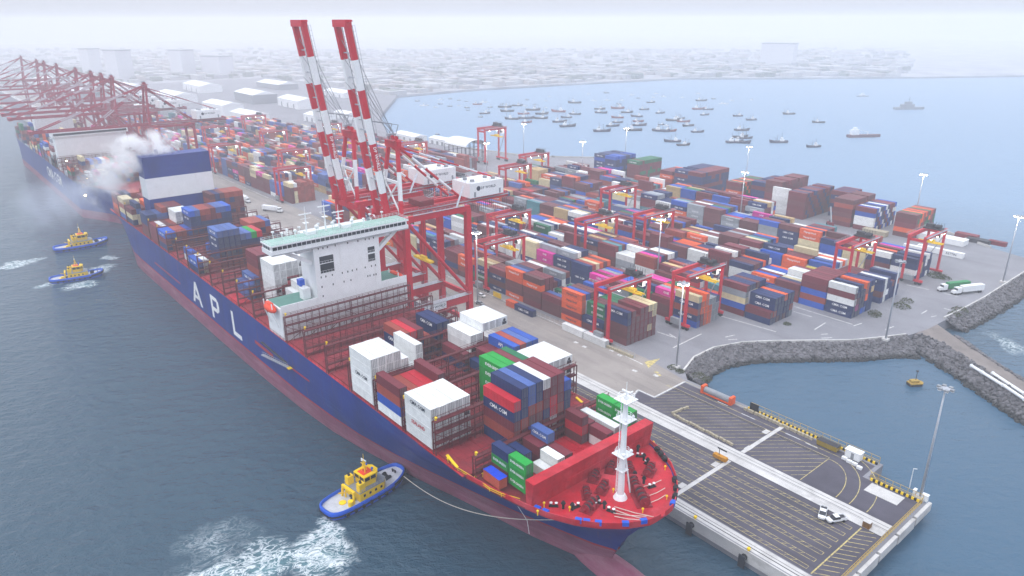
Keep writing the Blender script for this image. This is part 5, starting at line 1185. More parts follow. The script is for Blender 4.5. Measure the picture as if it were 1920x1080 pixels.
# ================================================================== tugs
def make_tug(label, loc, rz, flip=False):
    t = thing('tugboat', label, 'tugboat', loc, rz, 'harbour tugs in blue and yellow'); Lh = 15.5; W = 5.6
    def outline_t(k, z): 
        pts = []
        n = 28
        for i in range(n):
            a = 2*math.pi*i/n; cx = math.cos(a); cyy = math.sin(a); e = .62 if cx > 0 else .42
            x = Lh*math.copysign(abs(cx)**(.75 if cx > 0 else .5), cx)*k; y = W*math.copysign(abs(cyy)**.55, cyy)*(1-.18*max(0, cx)**3)*k; pts.append((x, y, z+max(0, cx)**2*1.3*(1 if z > 0 else .2)))
        return pts
    mb = MB(); rings = [outline_t(.9,-1.2), outline_t(.97,.4), outline_t(1.0,1.6), outline_t(1.0,2.9), outline_t(.955,2.9), outline_t(.955,1.7)]; n = 28
    mb.v = [p for r in rings for p in r]
    for j in range(len(rings)-1):
        for i in range(n): mb.f.append((j*n+i, j*n+(i+1) % n, (j+1)*n+(i+1) % n, (j+1)*n+i)); mb.m.append(0)
    mb.build('hull', M['tug_blue'], t, True)
    mb = MB(); mb.add(outline_t(.955,1.72), [tuple(range(n))]); mb.build('deck', M['tug_deck'], t)
    mb = MB(); o1 = outline_t(1.005, 1.3)
    for i in range(n): mb.cyl(o1[i], o1[(i+1) % n], .26, 6)
    mb.build('rubbing_fender', M['black'], t)
    bowp = [outline_t(1.0,2.0)[i] for i in list(range(n-5, n))+list(range(0, 6))]; mb = MB()
    mb.tube([(p[0]+.1,p[1],p[2]) for p in bowp], .38, 7); mb.build('bow_fender', M['black'], t)
    mb = MB(); mb.prism([(-4.6,-4.2),(4.8,-4.2),(6.6,-2.6),(6.6,2.6),(4.8,4.2),(-4.6,4.2)], 1.75, 4.9); d = mb.build('deckhouse', M['tug_yellow'], t)
    mb = MB(); mb.prism([(-4.7,-4.3),(4.9,-4.3),(6.7,-2.6),(6.7,2.6),(4.9,4.3),(-4.7,4.3)], 4.9, 5.05); mb.build('deckhouse_roof', M['grey'], d)
    for x in (-2.8, -.6, 1.6, 3.8):
        for s in (-1, 1): mb = MB(); mb.box(x-.4, x+.4, s*4.22-.03, s*4.22+.03, 3.1, 4.0); mb.build('porthole', M['glass'], d)
    mb = MB(); hx = [(-1.4,-2.5),(2.8,-2.7),(4.2,-1.3),(4.2,1.3),(2.8,2.7),(-1.4,2.5)]; mb.prism(hx, 5.05, 7.0)
    w = mb.build('wheelhouse', M['tug_yellow'], t)
    mb = MB(); mb.prism([(p[0]*1.04,p[1]*1.05) for p in hx], 7.0, 8.5); mb.build('wheelhouse_window', M['glass'], w)
    mb = MB(); mb.prism([(p[0]*1.14-.05,p[1]*1.15) for p in hx], 8.5, 8.9)
    for i in range(6):
        a = hx[i]; mb.bar((a[0]*1.07,a[1]*1.08,7.0), (a[0]*1.07,a[1]*1.08,8.5), .3)
        b2 = hx[(i+1) % 6]; mb.bar(((a[0]+b2[0])*.535,(a[1]+b2[1])*.54,7.0), ((a[0]+b2[0])*.535,(a[1]+b2[1])*.54,8.5), .22)
    mb.build('wheelhouse_roof', M['tug_yellow'], w)
    mb = MB(); mb.box(-1.0,2.6,-1.6,1.6,8.9,9.15); mb.build('roof_deck', M['orange'], w)
    mb = MB(); mb.bar((.2,-.9,8.9), (.6,0,13.4), .26); mb.bar((.2,.9,8.9), (.6,0,13.4), .26); mb.bar((1.6,0,8.9), (.6,0,13.4), .26); mb.bar((.6,-1.6,11.6), (.6,1.6,11.6), .22); mb.bar((.6,-1.1,12.7), (.6,1.1,12.7), .18); mb.bar((.6,0,13.4), (.6,0,15.6), .1); mb.box(.0,1.2,-.6,.6,10.4,10.8)
    mb.build('mast', M['tug_yellow'], t)
    mb = MB(); mb.box(.5,.75,-1.3,1.3,13.2,13.5); mb.sphere((.6,.8,12.9), .4, 8, 6); mb.build('radar', M['white'], t)
    for s in (-1, 1):
        mb = MB(); mb.box(-4.4,-2.2,s*3.1-.9,s*3.1+.9,5.05,8.0); f = mb.build('funnel', M['tug_yellow'], t)
        mb = MB(); mb.cyl((-3.3,s*3.1,8.0), (-3.5,s*3.1,8.9), .45, 8); mb.build('exhaust', M['black'], f)
        mb = MB(); mb.cyl((2.4,s*1.6,9.0), (2.4,s*1.6,9.9), .2, 6); mb.sphere((2.5,s*1.6,10.0), .45, 8, 6); mb.build('fire_monitor', M['tug_blue'], t)
        mb = MB(); rail_run(mb, (-4.6,s*4.2,5.05), (4.6,s*4.2,5.05), 1.0, 1.1, .08); mb.build('railing', M['galv'], t)
        mb = MB(); mb.bar((-6.4,s*3.2,1.75), (-6.0,s*3.0,5.6), .6); mb.build('aft_gantry_post', M['tug_yellow'], t)
        for k, x in enumerate((-10.5,-7.5,-4.5,-1.5,1.5,4.5,7.5)):
            yw = 5.6*(1-.18*max(0, x/15.5)**3); mb = MB(); mb.cyl((x,s*(yw-.1),1.2), (x,s*(yw+.4),1.2), .62, 10); mb.build('tyre_fender', M['black'], t)
    mb = MB(); mb.bar((-6.0,-3.3,5.6), (-6.0,3.3,5.6), .8); mb.build('aft_gantry_beam', M['tug_yellow'], t)
    mb = MB(); mb.cyl((-7.6,-3.2,1.75), (-7.6,-3.2,3.6), .9, 10); mb.build('deck_tank', M['tug_yellow'], t)
    mb = MB(); mb.cyl((9.0,-1.3,2.6), (9.0,1.3,2.6), .8, 12); mb.cyl((9,-1.4,2.6), (9,-1.3,2.6), 1.2, 14); mb.cyl((9,1.3,2.6), (9,1.4,2.6), 1.2, 14); mb.box(8,10,-1.7,1.7,1.75,2.1); mb.build('towing_winch', M['black'], t)
    mb = MB(); mb.bar((12.2,-.7,2), (12.2,-.7,3.7), .35); mb.bar((12.2,.7,2), (12.2,.7,3.7), .35); mb.bar((12.2,-1,3.6), (12.2,1,3.6), .35); mb.build('towing_staple', M['dark'], t)
    mb = MB(); mb.cyl((-6.0,1.8,1.75), (-6.0,1.8,3.4), .3, 8); mb.bar((-6.0,1.8,3.4), (-8.6,1.6,4.6), .3); mb.cyl((-8.5,.0,1.75), (-8.5,.0,2.0), 1.2, 14); mb.build('deck_crane', M['tug_yellow'], t)
    mb = MB(); mb.box(-6.2,-5.0,-2.2,-1.0,1.75,2.9); mb.box(-5.2,-4.4,.2,1.0,1.75,2.5); mb.build('deck_locker', M['dark'], t)
    return t
t1 = make_tug('blue and yellow tug on a tow line beside the ship bow', (-160.6, 79.6, SEA), math.radians(97)); t1.scale = (.88,)*3
t2 = make_tug('blue and yellow tug lying free of the hull, near the ship stern', (-426, 56, SEA), math.radians(80)); t2.scale = (.82,)*3
t3 = make_tug('blue and yellow tug pushing its bow against the ship stern', (-488, 70, SEA), math.radians(88)); t3.scale = (.95,)*3
# tow line, sagging from the tug bow to the ship bow
a = at(757, 893, -1.2); b = Vector((-104.5, YC-half(-104.5, 8)-.3, 8.0)); pts = []
for i in range(41):
    u = i/40; p = a.lerp(b, u); p.z -= 5.2*4*u*(1-u)*.62; p.y -= 3.0*math.sin(math.pi*u); pts.append(p)
mb = MB(); mb.tube(pts, .11, 5); tag(mb.build('tow_line', M['rope']), 'pale tow line sagging from the tug to the ship bow', 'rope')

# ================================================================== boats moored in the bay
def boat_proto(kind):
    c = thing('fishing_boat', 'x', 'boat', (0,0,0), 0, 'boats moored in the bay'); L = 10.0; Wd = 2.9
    hullc = [mat('boat_hull_navy', (38,44,66), .6, var=.2), mat('boat_hull_black', (34,34,40), .6, var=.2), mat('boat_hull_white', (225,228,230), .5, var=.08), mat('boat_hull_red', (120,50,52), .6, var=.2)][kind]
    def ring(k, z, sh):
        o = []
        for x, y in ((-1,-.72),(-.5,-1),(.2,-.98),(.65,-.62),(1,0),(.65,.62),(.2,.98),(-.5,1),(-1,.72)): o.append((L*x*k, Wd*y*k, z+sh*max(0, x)**2*1.8+sh*.5*max(0, -x)))
        return o
    mb = MB(); rg = [ring(.86,-.8,0), ring(.96,.7,.4), ring(1,1.9,1), ring(.95,1.9,1), ring(.95,1.3,1)]; n = 9
    mb.v = [p for r in rg for p in r]
    for j in range(4):
        for i in range(n): mb.f.append((j*n+i, j*n+(i+1) % n, (j+1)*n+(i+1) % n, (j+1)*n+i)); mb.m.append(0)
    mb.build('hull', hullc, c, True)
    mb = MB(); mb.add(ring(.94,1.35,1), [tuple(range(9))]); mb.build('deck', M['grey'], c)
    x = -3.5 if kind in (0, 3) else 2.0 if kind == 1 else -1
    mb = MB(); mb.box(x-2.2, x+1.6, -1.7, 1.7, 1.4, 4.0); mb.box(x-.9, x+1.3, -1.4, 1.4, 4.0, 5.8); w = mb.build('wheelhouse', M['white'], c)
    mb = MB(); mb.box(x+1.31, x+1.36, -1.2, 1.2, 4.7, 5.4); mb.box(x-.7, x+1.1, -1.43, -1.41, 4.7, 5.4); mb.build('window', M['glass'], w)
    mb = MB(); mb.bar((x+.2,0,5.8), (x+.2,0,10.5), .22); mb.bar((x+5,0,1.4), (x+5,0,8.5), .22); mb.bar((x+5,0,7.8), (x-1,0,5.8), .1); mb.bar((x+5,0,3.2), (x+9 if x < 0 else x-6,0,6.2), .18); mb.build('mast', M['dark'], c)
    mb = MB(); mb.box(x+2.4, x+4.6, -1.5, 1.5, 1.4, 2.2); mb.cyl((x+6,-1.2,2),(x+6,1.2,2),.7,8); mb.build('net_gear', M['dark'], c)
    return c
PR = [boat_proto(k) for k in range(4)]; used = [False]*4
BLAB = ['dark blue fishing boat moored in the bay', 'black fishing boat with forward wheelhouse moored in the bay', 'white boat moored in the bay', 'red-brown fishing boat moored in the bay']
def boat(px, py, Lm, k, da=0.0):
    p = at(px, py, SEA)
    if used[k]: o = copy_tree(PR[k])
    else: o = PR[k]; used[k] = True
    o.location = (p.x, p.y, SEA); s = Lm*.97/20.0; o.scale = (s, s, s); o.rotation_euler = (0, 0, CAM_YAW+da+rnd.gauss(0, .22)+(math.pi if rnd.random() < .4 else 0)); o['label'] = BLAB[k]
A_ = [(175,385),(250,350),(280,325),(280,293),(160,235),(170,260),(280,230),(345,258),(410,285),(420,318),(430,345),(385,378),(460,238),(505,190),(570,262),(660,312),(700,300),(725,320),(755,348),(575,384),(635,384),(650,455),(725,478),(820,390),(830,235),(890,238),(870,274),(845,178),(1090,282),(1180,308),(1120,378),(1110,425),(1070,460),(1112,462),(1140,432),(1365,460),(1435,268),(1635,325),(1600,490)]
S_ = [(120,178),(210,175),(310,175),(375,140),(420,160),(715,155),(985,198),(1185,172),(290,200),(85,132),(205,125),(575,340),(605,347),(540,130),(825,130),(930,165),(1050,178),(590,150),(520,155),(1010,200)]
B_ = [(415,212),(825,265),(815,190),(775,203),(960,222),(975,250),(1005,302),(1045,212),(1085,268),(1105,298),(1110,325),(1150,242),(1210,268),(1205,298),(1320,252),(1330,322),(1385,352),(1375,292),(1435,270),(1430,193)]
C_ = [(490,222),(525,200),(590,215),(650,212),(705,225),(710,242),(860,222),(850,240),(1235,178),(1235,225),(590,165),(650,175),(700,182),(525,170),(370,180),(1095,215),(1160,205),(1110,172),(795,288),(505,405),(940,200),(1260,150)]
for i, (x, y) in enumerate(A_): boat(1080+x*.27778, 140+y*.27778, rnd.uniform(15, 24), rnd.choice([0,0,1,1,3,0]))
for i, (x, y) in enumerate(B_): boat(680+x*.27778, 140+y*.27778, rnd.uniform(15, 24), rnd.choice([0,0,1,1,3,2]))
for i, (x, y) in enumerate(S_): boat(1080+x*.27778, 140+y*.27778, rnd.uniform(7, 11), rnd.choice([2,2,1]))
for i, (x, y) in enumerate(C_): boat(680+x*.27778, 140+y*.27778, rnd.uniform(6, 10), rnd.choice([2,0,1,1]))
# larger vessels in the bay
def vessel(name, label, px, py, L, hullm, topm, kind):
    p = at(px, py, SEA); c = thing(name, label, 'ship', (p.x, p.y, SEA), CAM_YAW+.1, None); W = L*.085
    mb = MB(); pl = [(-.5,-1),(.3,-1),(.42,-.6),(.5,0),(.42,.6),(.3,1),(-.5,1)]; mb.prism([(q[0]*L, q[1]*W) for q in pl], -1, L*.075); mb.build('hull', hullm, c)
    if kind == 'navy':
        mb = MB(); mb.box(-L*.3, L*.12, -W*.7, W*.7, L*.075, L*.16); mb.box(-L*.18, L*.04, -W*.5, W*.5, L*.16, L*.24); mb.build('superstructure', topm, c)
        mb = MB(); mb.bar((-L*.05,0,L*.24), (-L*.05,0,L*.38), L*.012); mb.bar((-L*.09,0,L*.3), (-L*.01,0,L*.3), L*.01); mb.build('mast', topm, c)
    else:
        mb = MB(); mb.box(-L*.42, -L*.2, -W*.8, W*.8, L*.075, L*.22); mb.box(-L*.36, -L*.26, -W*.5, W*.5, L*.22, L*.28); mb.build('superstructure', topm, c)
        mb = MB(); mb.bar((L*.1,0,L*.075), (L*.1,0,L*.16), L*.02); mb.bar((L*.1,0,L*.15), (-L*.1,0,L*.2), L*.014); mb.build('deck_crane', topm, c)
vessel('patrol_ship', 'grey patrol ship anchored in the hazy outer bay', 1705, 205, 48, M['grey'], M['grey'], 'navy')
vessel('supply_vessel', 'long low reddish workboat barge anchored off the yard', 1620, 257, 40, mat('barge_hull', (96,60,70), .6), M['white'], 'barge')
vessel('patrol_ship', 'small grey ship far out beyond the fishing fleet', 1618, 181, 22, M['grey'], M['white'], 'navy')
# yellow work boat in the basin
p = at(1715, 722, SEA); c = thing('work_boat', 'small yellow and brown boat-shaped mooring buoy floating in the basin', 'buoy', (p.x, p.y, SEA), 1.0)
mb = MB(); mb.prism([(-2.6,-1.3),(2.0,-1.4),(2.9,-.5),(2.9,.5),(2.0,1.4),(-2.6,1.3)], -.6, .9); mb.build('hull', M['dark'], c)
mb = MB(); mb.prism([(-2.5,-1.5),(2.1,-1.6),(3.0,-.5),(3.0,.5),(2.1,1.6),(-2.5,1.5)], .9, 1.25); mb.box(-2.0,1.0,-.9,.9,1.25,2.2); mb.build('top', mat('buoy_yellow', (170,140,60), .7, var=.3, scale=1), c)
mb = MB(); mb.bar((0,0,2.2),(0,0,6.0),.16); mb.box(-.3,.3,-.3,.3,5.5,6.1); mb.build('mast', M['dark'], c)

# ================================================================== floodlight masts
def mast_proto(h, lit):
    c = thing('floodlight_mast', 'x', 'light mast', (0,0,0), 0, 'floodlight masts of the terminal')
    mb = MB(); mb.cyl((0,0,0), (0,0,h), .42, 10, .2); mb.build('pole', M['galv'], c, True)
    mb = MB(); mb.box(-1.2,1.2,-1.2,1.2,0,.9); mb.build('plinth', M['conc'], c)
    mb = MB(); mb.cyl((0,0,h-.3), (0,0,h+.1), 1.3, 10); mb.build('head_ring', M['galv'], c)
    for i in range(6):
        a = math.pi*i/3; mb = MB(); x, y = 1.6*math.cos(a), 1.6*math.sin(a); mb.cbox((x,y,h+.1), (.9,.9,.5)); mb.cbox((x*1.05,y*1.05,h-.22), (.75,.75,.12), 1); mb.build('floodlight', [M['grey'], M['lamp'] if lit else M['white']], c)
    return c
ml = mast_proto(34, True); mu_ = mast_proto(34, False); ul = [False, False]
LM = [((1268,690),0,True,'lit floodlight mast where the basin wall meets the quay'),((1660,638),0,False,'unlit floodlight mast behind the basin parapet'),((1725,935),0,False,'unlit floodlight mast on the outer corner of the pier'),((1880,530),0,True,'lit floodlight mast beside the outer road by the breakwater'),
      ((1732,327),34,True,'lit floodlight mast behind the orange and rust reserve stack'),((1405,275),34,True,'lit floodlight mast among the tall reserve stacks'),((1175,240),34,True,'lit floodlight mast beside the blue reserve stack'),((1093,265),34,True,'lit floodlight mast on the open ground before the sea wall'),((982,232),34,True,'lit floodlight mast by the tall lone gantry'),
      ((893,436),34,True,'lit floodlight mast by the fence near the quay crane legs'),((1240,411),34,True,'lit floodlight mast in the middle of the yard'),((1397,322),34,True,'lit floodlight mast in front of the brown reserve stack'),((912,268),34,True,'lit floodlight mast near the arched shed'),((840,330),34,True,'lit floodlight mast in the far half of the yard')]
for (p, h, lit, lab) in LM:
    w = at(p[0], p[1], h); k = 0 if lit else 1; pr = (ml, mu_)[k]
    o = copy_tree(pr) if ul[k] else pr; ul[k] = True; o.location = (w.x, w.y, 0); o['label'] = lab
# slim white lamp and small sign posts on the pier corner
p = at(1705, 915); c = thing('lamp_post', 'short white lamp post on the back edge of the pier', 'lamp post', (p.x, p.y, 0)); mb = MB(); mb.cyl((0,0,0),(0,0,6.5),.12,8,.08); mb.build('pole', M['white'], c); mb = MB(); mb.bar((0,0,6.4),(.9,0,6.7),.14); mb.build('lamp_head', M['white'], c)

# ================================================================== pier furniture
def pick(px, py, rz, label):
    p = at(px, py); c = thing('pickup_truck', label, 'pickup truck', (p.x, p.y, 0), rz, 'white pickups on the pier'); wm = M['white']
    mb = MB(); mb.prism([(-2.65,-.9),(2.3,-.92),(2.65,-.7),(2.65,.7),(2.3,.92),(-2.65,.9)], .55, 1.05); mb.build('body', wm, c)
    mb = MB(); z0, z1 = 1.05, 1.8; lo = [(-.7,-.85),(1.5,-.85),(1.5,.85),(-.7,.85)]; hi = [(-.5,-.72),(.75,-.72),(.75,.72),(-.5,.72)]
    mb.add([(q[0],q[1],z0) for q in lo]+[(q[0],q[1],z1) for q in hi], [(4,5,6,7)]); mb.box(-.52,.77,-.74,.74,1.78,1.84); mb.build('cab_roof', wm, c)
    mb = MB(); mb.add([(q[0],q[1],z0) for q in lo]+[(q[0]*.98,q[1]*.98,z1-.02) for q in hi], [(0,1,5,4),(1,2,6,5),(2,3,7,6),(3,0,4,7)]); mb.build('window', M['glass'], c)
    mb = MB(); mb.box(-2.6,-.75,-.9,-.8,1.05,1.4); mb.box(-2.6,-.75,.8,.9,1.05,1.4); mb.box(-2.65,-2.55,-.8,.8,1.05,1.4); mb.build('bed_side', wm, c)
    mb = MB(); mb.box(-2.5,-.8,-.78,.78,1.052,1.08); mb.build('bed_floor', M['dark'], c)
    for x in (-1.65, 1.65):
        for y in (-.85, .85): mb = MB(); mb.cyl((x,y-.12,.38),(x,y+.12,.38),.38,12); mb.build('wheel', M['black'], c)
    for y in (-.65, .65): mb = MB(); mb.box(2.62,2.68,y-.2,y+.2,.78,.98); mb.build('headlight', M['galv'], c)
pick(1542, 966, math.radians(-70), 'white pickup with dark load bed beside the rail strip')
pick(1567, 977, math.radians(-118), 'white pickup parked askew next to the other pickup')
def car(px, py, rz, label, mt):
    p = at(px, py); c = thing('parked_car', label, 'car', (p.x, p.y, 0), rz)
    mb = MB(); mb.prism([(-2.2,-.8),(-2.0,-.88),(2.0,-.88),(2.25,-.6),(2.25,.6),(2.0,.88),(-2.0,.88),(-2.2,.8)], .4, .95); mb.build('body', mt, c)
    mb = MB(); mb.add([(-1.9,-.8,.95),(1.1,-.8,.95),(1.1,.8,.95),(-1.9,.8,.95),(-1.5,-.65,1.5),(.4,-.65,1.5),(.4,.65,1.5),(-1.5,.65,1.5)], [(0,1,5,4),(1,2,6,5),(2,3,7,6),(3,0,4,7)]); mb.build('window', M['glass'], c)
    mb = MB(); mb.box(-1.52,.42,-.66,.66,1.49,1.55); mb.build('roof', mt, c)
    for x in (-1.35, 1.35):
        for y in (-.8, .8): mb = MB(); mb.cyl((x,y-.1,.33),(x,y+.1,.33),.33,10); mb.build('wheel', M['black'], c)
car(903, 556, math.radians(5), 'white car parked on the quay beside the crane leg', M['white']); car(900, 571, math.radians(10), 'grey car parked on the quay by the crane bogies', M['grey'])
def lorry(px, py, rz, label, boxm, cabm=None):
    p = at(px, py); c = thing('lorry', label, 'truck', (p.x, p.y, 0), rz, 'lorries in the terminal')
    mb = MB(); mb.box(-12.4,-.2,-1.25,1.25,1.3,4.1); mb.build('cargo_box', boxm, c)
    mb = MB(); mb.box(-12.2,4.2,-.5,.5,.8,1.25); mb.build('chassis', M['dark'], c)
    mb = MB(); mb.prism([(.6,-1.2),(3.0,-1.2),(3.0,1.2),(.6,1.2)], .9, 3.5); mb.box(3.0,4.6,-.95,.95,.9,2.1); cb_ = mb.build('cab', cabm or M['white'], c)
    mb = MB(); mb.box(3.0,3.05,-1.05,1.05,2.3,3.2); mb.box(1.6,2.7,-1.23,-1.2,2.3,3.1); mb.build('window', M['glass'], cb_)
    for x in (-11,-9.8,.9,2.0,3.9):
        for y in (-1.0, 1.0): mb = MB(); mb.cyl((x,y-.2,.5),(x,y+.2,.5),.5,10); mb.build('wheel', M['black'], c)
GREENP = mat('green_lorry_paint', (30,130,74), .5)
lorry(1774, 545, math.radians(-116), 'green boxed lorry waiting on the outer yard road', GREENP); lorry(1800, 551, math.radians(-116), 'white boxed lorry beside the green lorry', M['white'])
lorry(463, 379, 0, 'white trailer lorry driving on the quay near the funnel', M['white']); lorry(520, 398, math.radians(25), 'white trailer lorry turning on the quay behind the bridge', M['white'])
# orange framed rack with white roll on the pier back edge
p0, p1 = at(1317, 733), at(1376, 760); mid = (p0+p1)/2; c = thing('spreader_rack', 'orange framed steel rack with white covered load at the pier edge', 'rack', (mid.x, 197.2, 0))
OR = mat('orange_paint', (226,88,30), .5)
mb = MB(); mb.box(-6.2,-5.2,-1.3,1.3,.1,2.9); mb.build('end_frame', OR, c); mb = MB(); mb.box(5.2,6.2,-1.3,1.3,.1,2.9); mb.build('end_frame', OR, c); mb = MB(); mb.box(-5.2,5.2,-1.2,1.2,.2,.6); mb.build('base_frame', OR, c); mb = MB(); mb.cyl((-5.1,0,1.4),(5.1,0,1.4),1.15,14); mb.build('covered_load', M['grey'], c)
p = at(1417, 770); c = thing('notice_board', 'black rectangular board standing at the pier back edge', 'board', (p.x, 198.6, 0)); mb = MB(); mb.box(-1.6,1.6,-.1,.1,.6,3.0); mb.build('panel', M['black'], c); mb = MB(); mb.bar((-1.2,0,0),(-1.2,0,.7),.12); mb.build('post', M['dark'], c); mb = MB(); mb.bar((1.2,0,0),(1.2,0,.7),.12); mb.build('post', M['dark'], c)
p = at(1552, 843); c = thing('waste_skip', 'long olive yellow skip with dark load by the striped barrier', 'skip', (p.x-.5, 196.9, 0)); OL = mat('olive_paint', (150,128,44), .6, var=.2)
mb = MB(); mb.add([(-3.1,-1.1,.2),(3.1,-1.1,.2),(3.1,1.1,.2),(-3.1,1.1,.2),(-3.4,-1.25,1.9),(3.4,-1.25,1.9),(3.4,1.25,1.9),(-3.4,1.25,1.9)], [(3,2,1,0),(0,1,5,4),(1,2,6,5),(2,3,7,6),(3,0,4,7)]); mb.build('tub', OL, c); mb = MB(); mb.box(-3.25,3.25,-1.15,1.15,1.6,1.88); mb.build('load', M['dark'], c)
p = at(1597, 862); c = thing('site_booth', 'small white booth on the pier edge with concrete blocks', 'booth', (p.x, 197.0, 0)); mb = MB(); mb.box(-2.2,2.2,-1.2,1.2,.3,2.8); mb.build('cabin', M['white'], c); mb = MB(); mb.box(-2.4,2.4,-1.4,1.4,2.8,2.95); mb.build('roof', M['roof'], c); mb = MB(); mb.box(-.4,.5,-1.23,-1.2,.4,2.3); mb.build('door', M['grey'], c)
for i, (px, py) in enumerate(((1583,861),(1592,867),(1602,872),(1611,879))):
    p = at(px, py); mb = MB(); mb.prism([(-.75,-.4),(-.6,-.5),(.6,-.5),(.75,-.4),(.75,.4),(.6,.5),(-.6,.5),(-.75,.4)], 0, .8); o = mb.build('concrete_block', M['white']); o.location = (p.x, p.y, 0); tag(o, 'white concrete block in the row before the small booth', 'block', 'blocks before the booth')
# striped barrier: alternating blocks
def barrier(a, b, label, step=.7):
    a = Vector((*a, 0)); b = Vector((*b, 0)); n = int((b-a).length/step); c = thing('striped_barrier', label, 'barrier', a, math.atan2(b.y-a.y, b.x-a.x))
    mk = MB(); mk.add([(0,-.3,0),(step*.96,-.3,0),(step*.96,.3,0),(0,.3,0),(0,-.18,.7),(step*.96,-.18,.7),(step*.96,.18,.7),(0,.18,.7)], [(4,5,6,7),(0,1,5,4),(1,2,6,5),(2,3,7,6),(3,0,4,7)])
    my = mk.mesh('block', [M['yellow']]); mbk = mk.mesh('block', [M['black']])
    for i in range(n): ob('block', my if i % 2 == 0 else mbk, c, (i*step, 0, 0))
barrier((-112.5,199.2), (-69,199.2), 'yellow and black striped barrier along the pier back edge'); barrier((-67,190.2), (-53,190.2), 'yellow and black striped barrier by the corner mast')
def blocks_row(a, b, label, mt, step=1.6, w=.8, h=.9):
    a = Vector((*a, 0)); b = Vector((*b, 0)); n = int((b-a).length/step); c = thing('block_row', label, 'barrier', a, math.atan2(b.y-a.y, b.x-a.x)); k = MB().prism([(.08,-w/2),(step*.9,-w/2),(step*.9,w/2),(.08,w/2)], 0, h).mesh('block', [mt])
    for i in range(n): ob('block', k, c, (i*step+rnd.uniform(-.1,.1), rnd.uniform(-.15,.15), 0), rnd.uniform(-.12,.12))
TANC = mat('tan_concrete', (168,158,136), .9, var=.3, scale=1.0)
blocks_row((-113,197.6), (-88,197.2), 'rough tan concrete blocks lined up inside the striped barrier', TANC, 1.3)
blocks_row((-126,176.2), (-102,175.6), 'row of tan concrete blocks lying along the rail strip', TANC, 1.3, .7, .7)
blocks_row((-127,176.6), (-125.6,185.5), 'short row of tan concrete blocks across the hatched area', TANC, 1.3, .7, .7)
blocks_row((-180,199), (-163,199.2), 'stacked tan blocks at the end of the quay fence', TANC, 1.1, 1.2, 1.0)
# yellow edge railing on the pier end
def railing(a, b, label, mt, h=1.5, step=1.2):
    a = Vector((*a, 0)); b = Vector((*b, 0)); L = (b-a).length; n = int(L/step); c = thing('edge_railing', label, 'railing', a, math.atan2(b.y-a.y, b.x-a.x))
    for z in (.5, 1.0, h): mb = MB(); mb.bar((0,0,z),(L,0,z),.09); mb.build('rail', mt, c)
    pm = MB().bar((0,0,0),(0,0,h),.1).mesh('post', [mt])
    for i in range(n+1): ob('post', pm, c, (L*i/n, 0, 0))
YR = mat('weathered_yellow_paint', (190,158,70), .7, var=.25, scale=1)
railing((-53.0,141.5), (-53.0,190), 'weathered yellow railing across the outer end of the pier', YR, 1.9); railing((-112,200.2), (-69,200.2), 'thin weathered yellow railing behind the striped barrier', YR, 2.2, 2.4); railing((-67.4,191.0), (-53.2,191.0), 'short weathered yellow railing by the corner mast', YR, 2.2, 2.0)
# quay face: fender frames and bollards
for i, x in enumerate((-73.6,-57.9,-89.5)):
    c = thing('quay_fender', 'dark steel fender panel with rubber block on the quay face', 'fender', (x, 137.9, -2.2), 0, 'fenders on the pier face'); mb = MB(); mb.box(-.9,.9,-1.7,-1.4,-2.4,1.2); mb.build('panel', M['dark'], c); mb = MB(); mb.cyl((0,-1.4,.2),(0,-.02,.2),.8,12); mb.build('rubber_block', M['black'], c)
for i, x in enumerate((-73,-57.3,-89,-104)):
    c = thing('quay_bollard', 'yellow mooring bollard on the pier edge', 'bollard', (x, 138.0, .03), 0, 'bollards on the pier edge'); mb = MB(); mb.cyl((0,0,0),(0,0,.5),.32,10,.26); mb.build('stem', M['yellow'], c); mb = MB(); mb.cyl((0,0,.5),(0,0,.75),.5,10,.42); mb.build('cap', M['yellow'], c)
fp = MB(); fp.box(-1690,-53,137.55,137.9,-3.4,-.05); o = tag(fp.build('quay_cope_beam', M['conc']), 'pale concrete beam along the face of the quay', None, None, 'structure')
for k in range(5):
    x = -52.2; mb = MB(); y = 141+k*10.5; mb.box(x, x+.9, y, y+9.6, -2.6-(.5 if k % 2 else 0), -.1); o = mb.build('end_beam', M['conc']); tag(o, None, None, None, 'structure'); o['label'] = 'white concrete beam on the outer face of the pier'
# rail tool and yellow machine on the strip
p = at(1350, 862); c = thing('rail_service_cart', 'small dirty yellow machine standing at the crane rail', 'machine', (p.x, p.y, 0)); mb = MB(); mb.box(-2.2,2.2,-.7,.7,.4,1.5); mb.build('body', mat('ochre_paint', (190,130,20), .6, var=.3, scale=1.5), c); mb = MB(); mb.bar((-.5,0,1.5),(-.5,0,3.4),.14); mb.box(-1.6,1.6,.6,.7,3.0,3.4); mb.build('frame', M['dark'], c)
p = at(1625, 988); c = thing('steel_hut', 'small brown steel box on the end of the rail strip', 'box', (p.x, p.y, .03)); mb = MB(); mb.box(-.9,.9,-.8,.8,0,1.8); mb.build('body', mat('brown_paint', (120,86,40), .7, var=.3, scale=1), c); mb = MB(); mb.box(-1.0,1.0,-.9,.9,1.8,1.9); mb.build('lid', M['conc'], c)
p = at(1725, 935); mb = MB(); mb.box(-66,-57,184,189,.004,.12); o = mb.build('mast_pad', M['conc']); tag(o, 'pale concrete pad under the corner mast', None, None, 'structure')
for (px, py, w) in ((1733,938,1.6),(1714,928,.6)): p = at(px, py); mb = MB(); mb.cbox((0,0,.9),(w,1.2,1.8)); mb.cbox((0,0,1.86),(w+.2,1.4,.12)); o = mb.build('electric_cabinet', M['white']); o.location = (p.x, p.y, 0); tag(o, 'white electrical cabinet by the corner mast, %s one' % ('larger' if w > 1 else 'smaller'), 'cabinet')
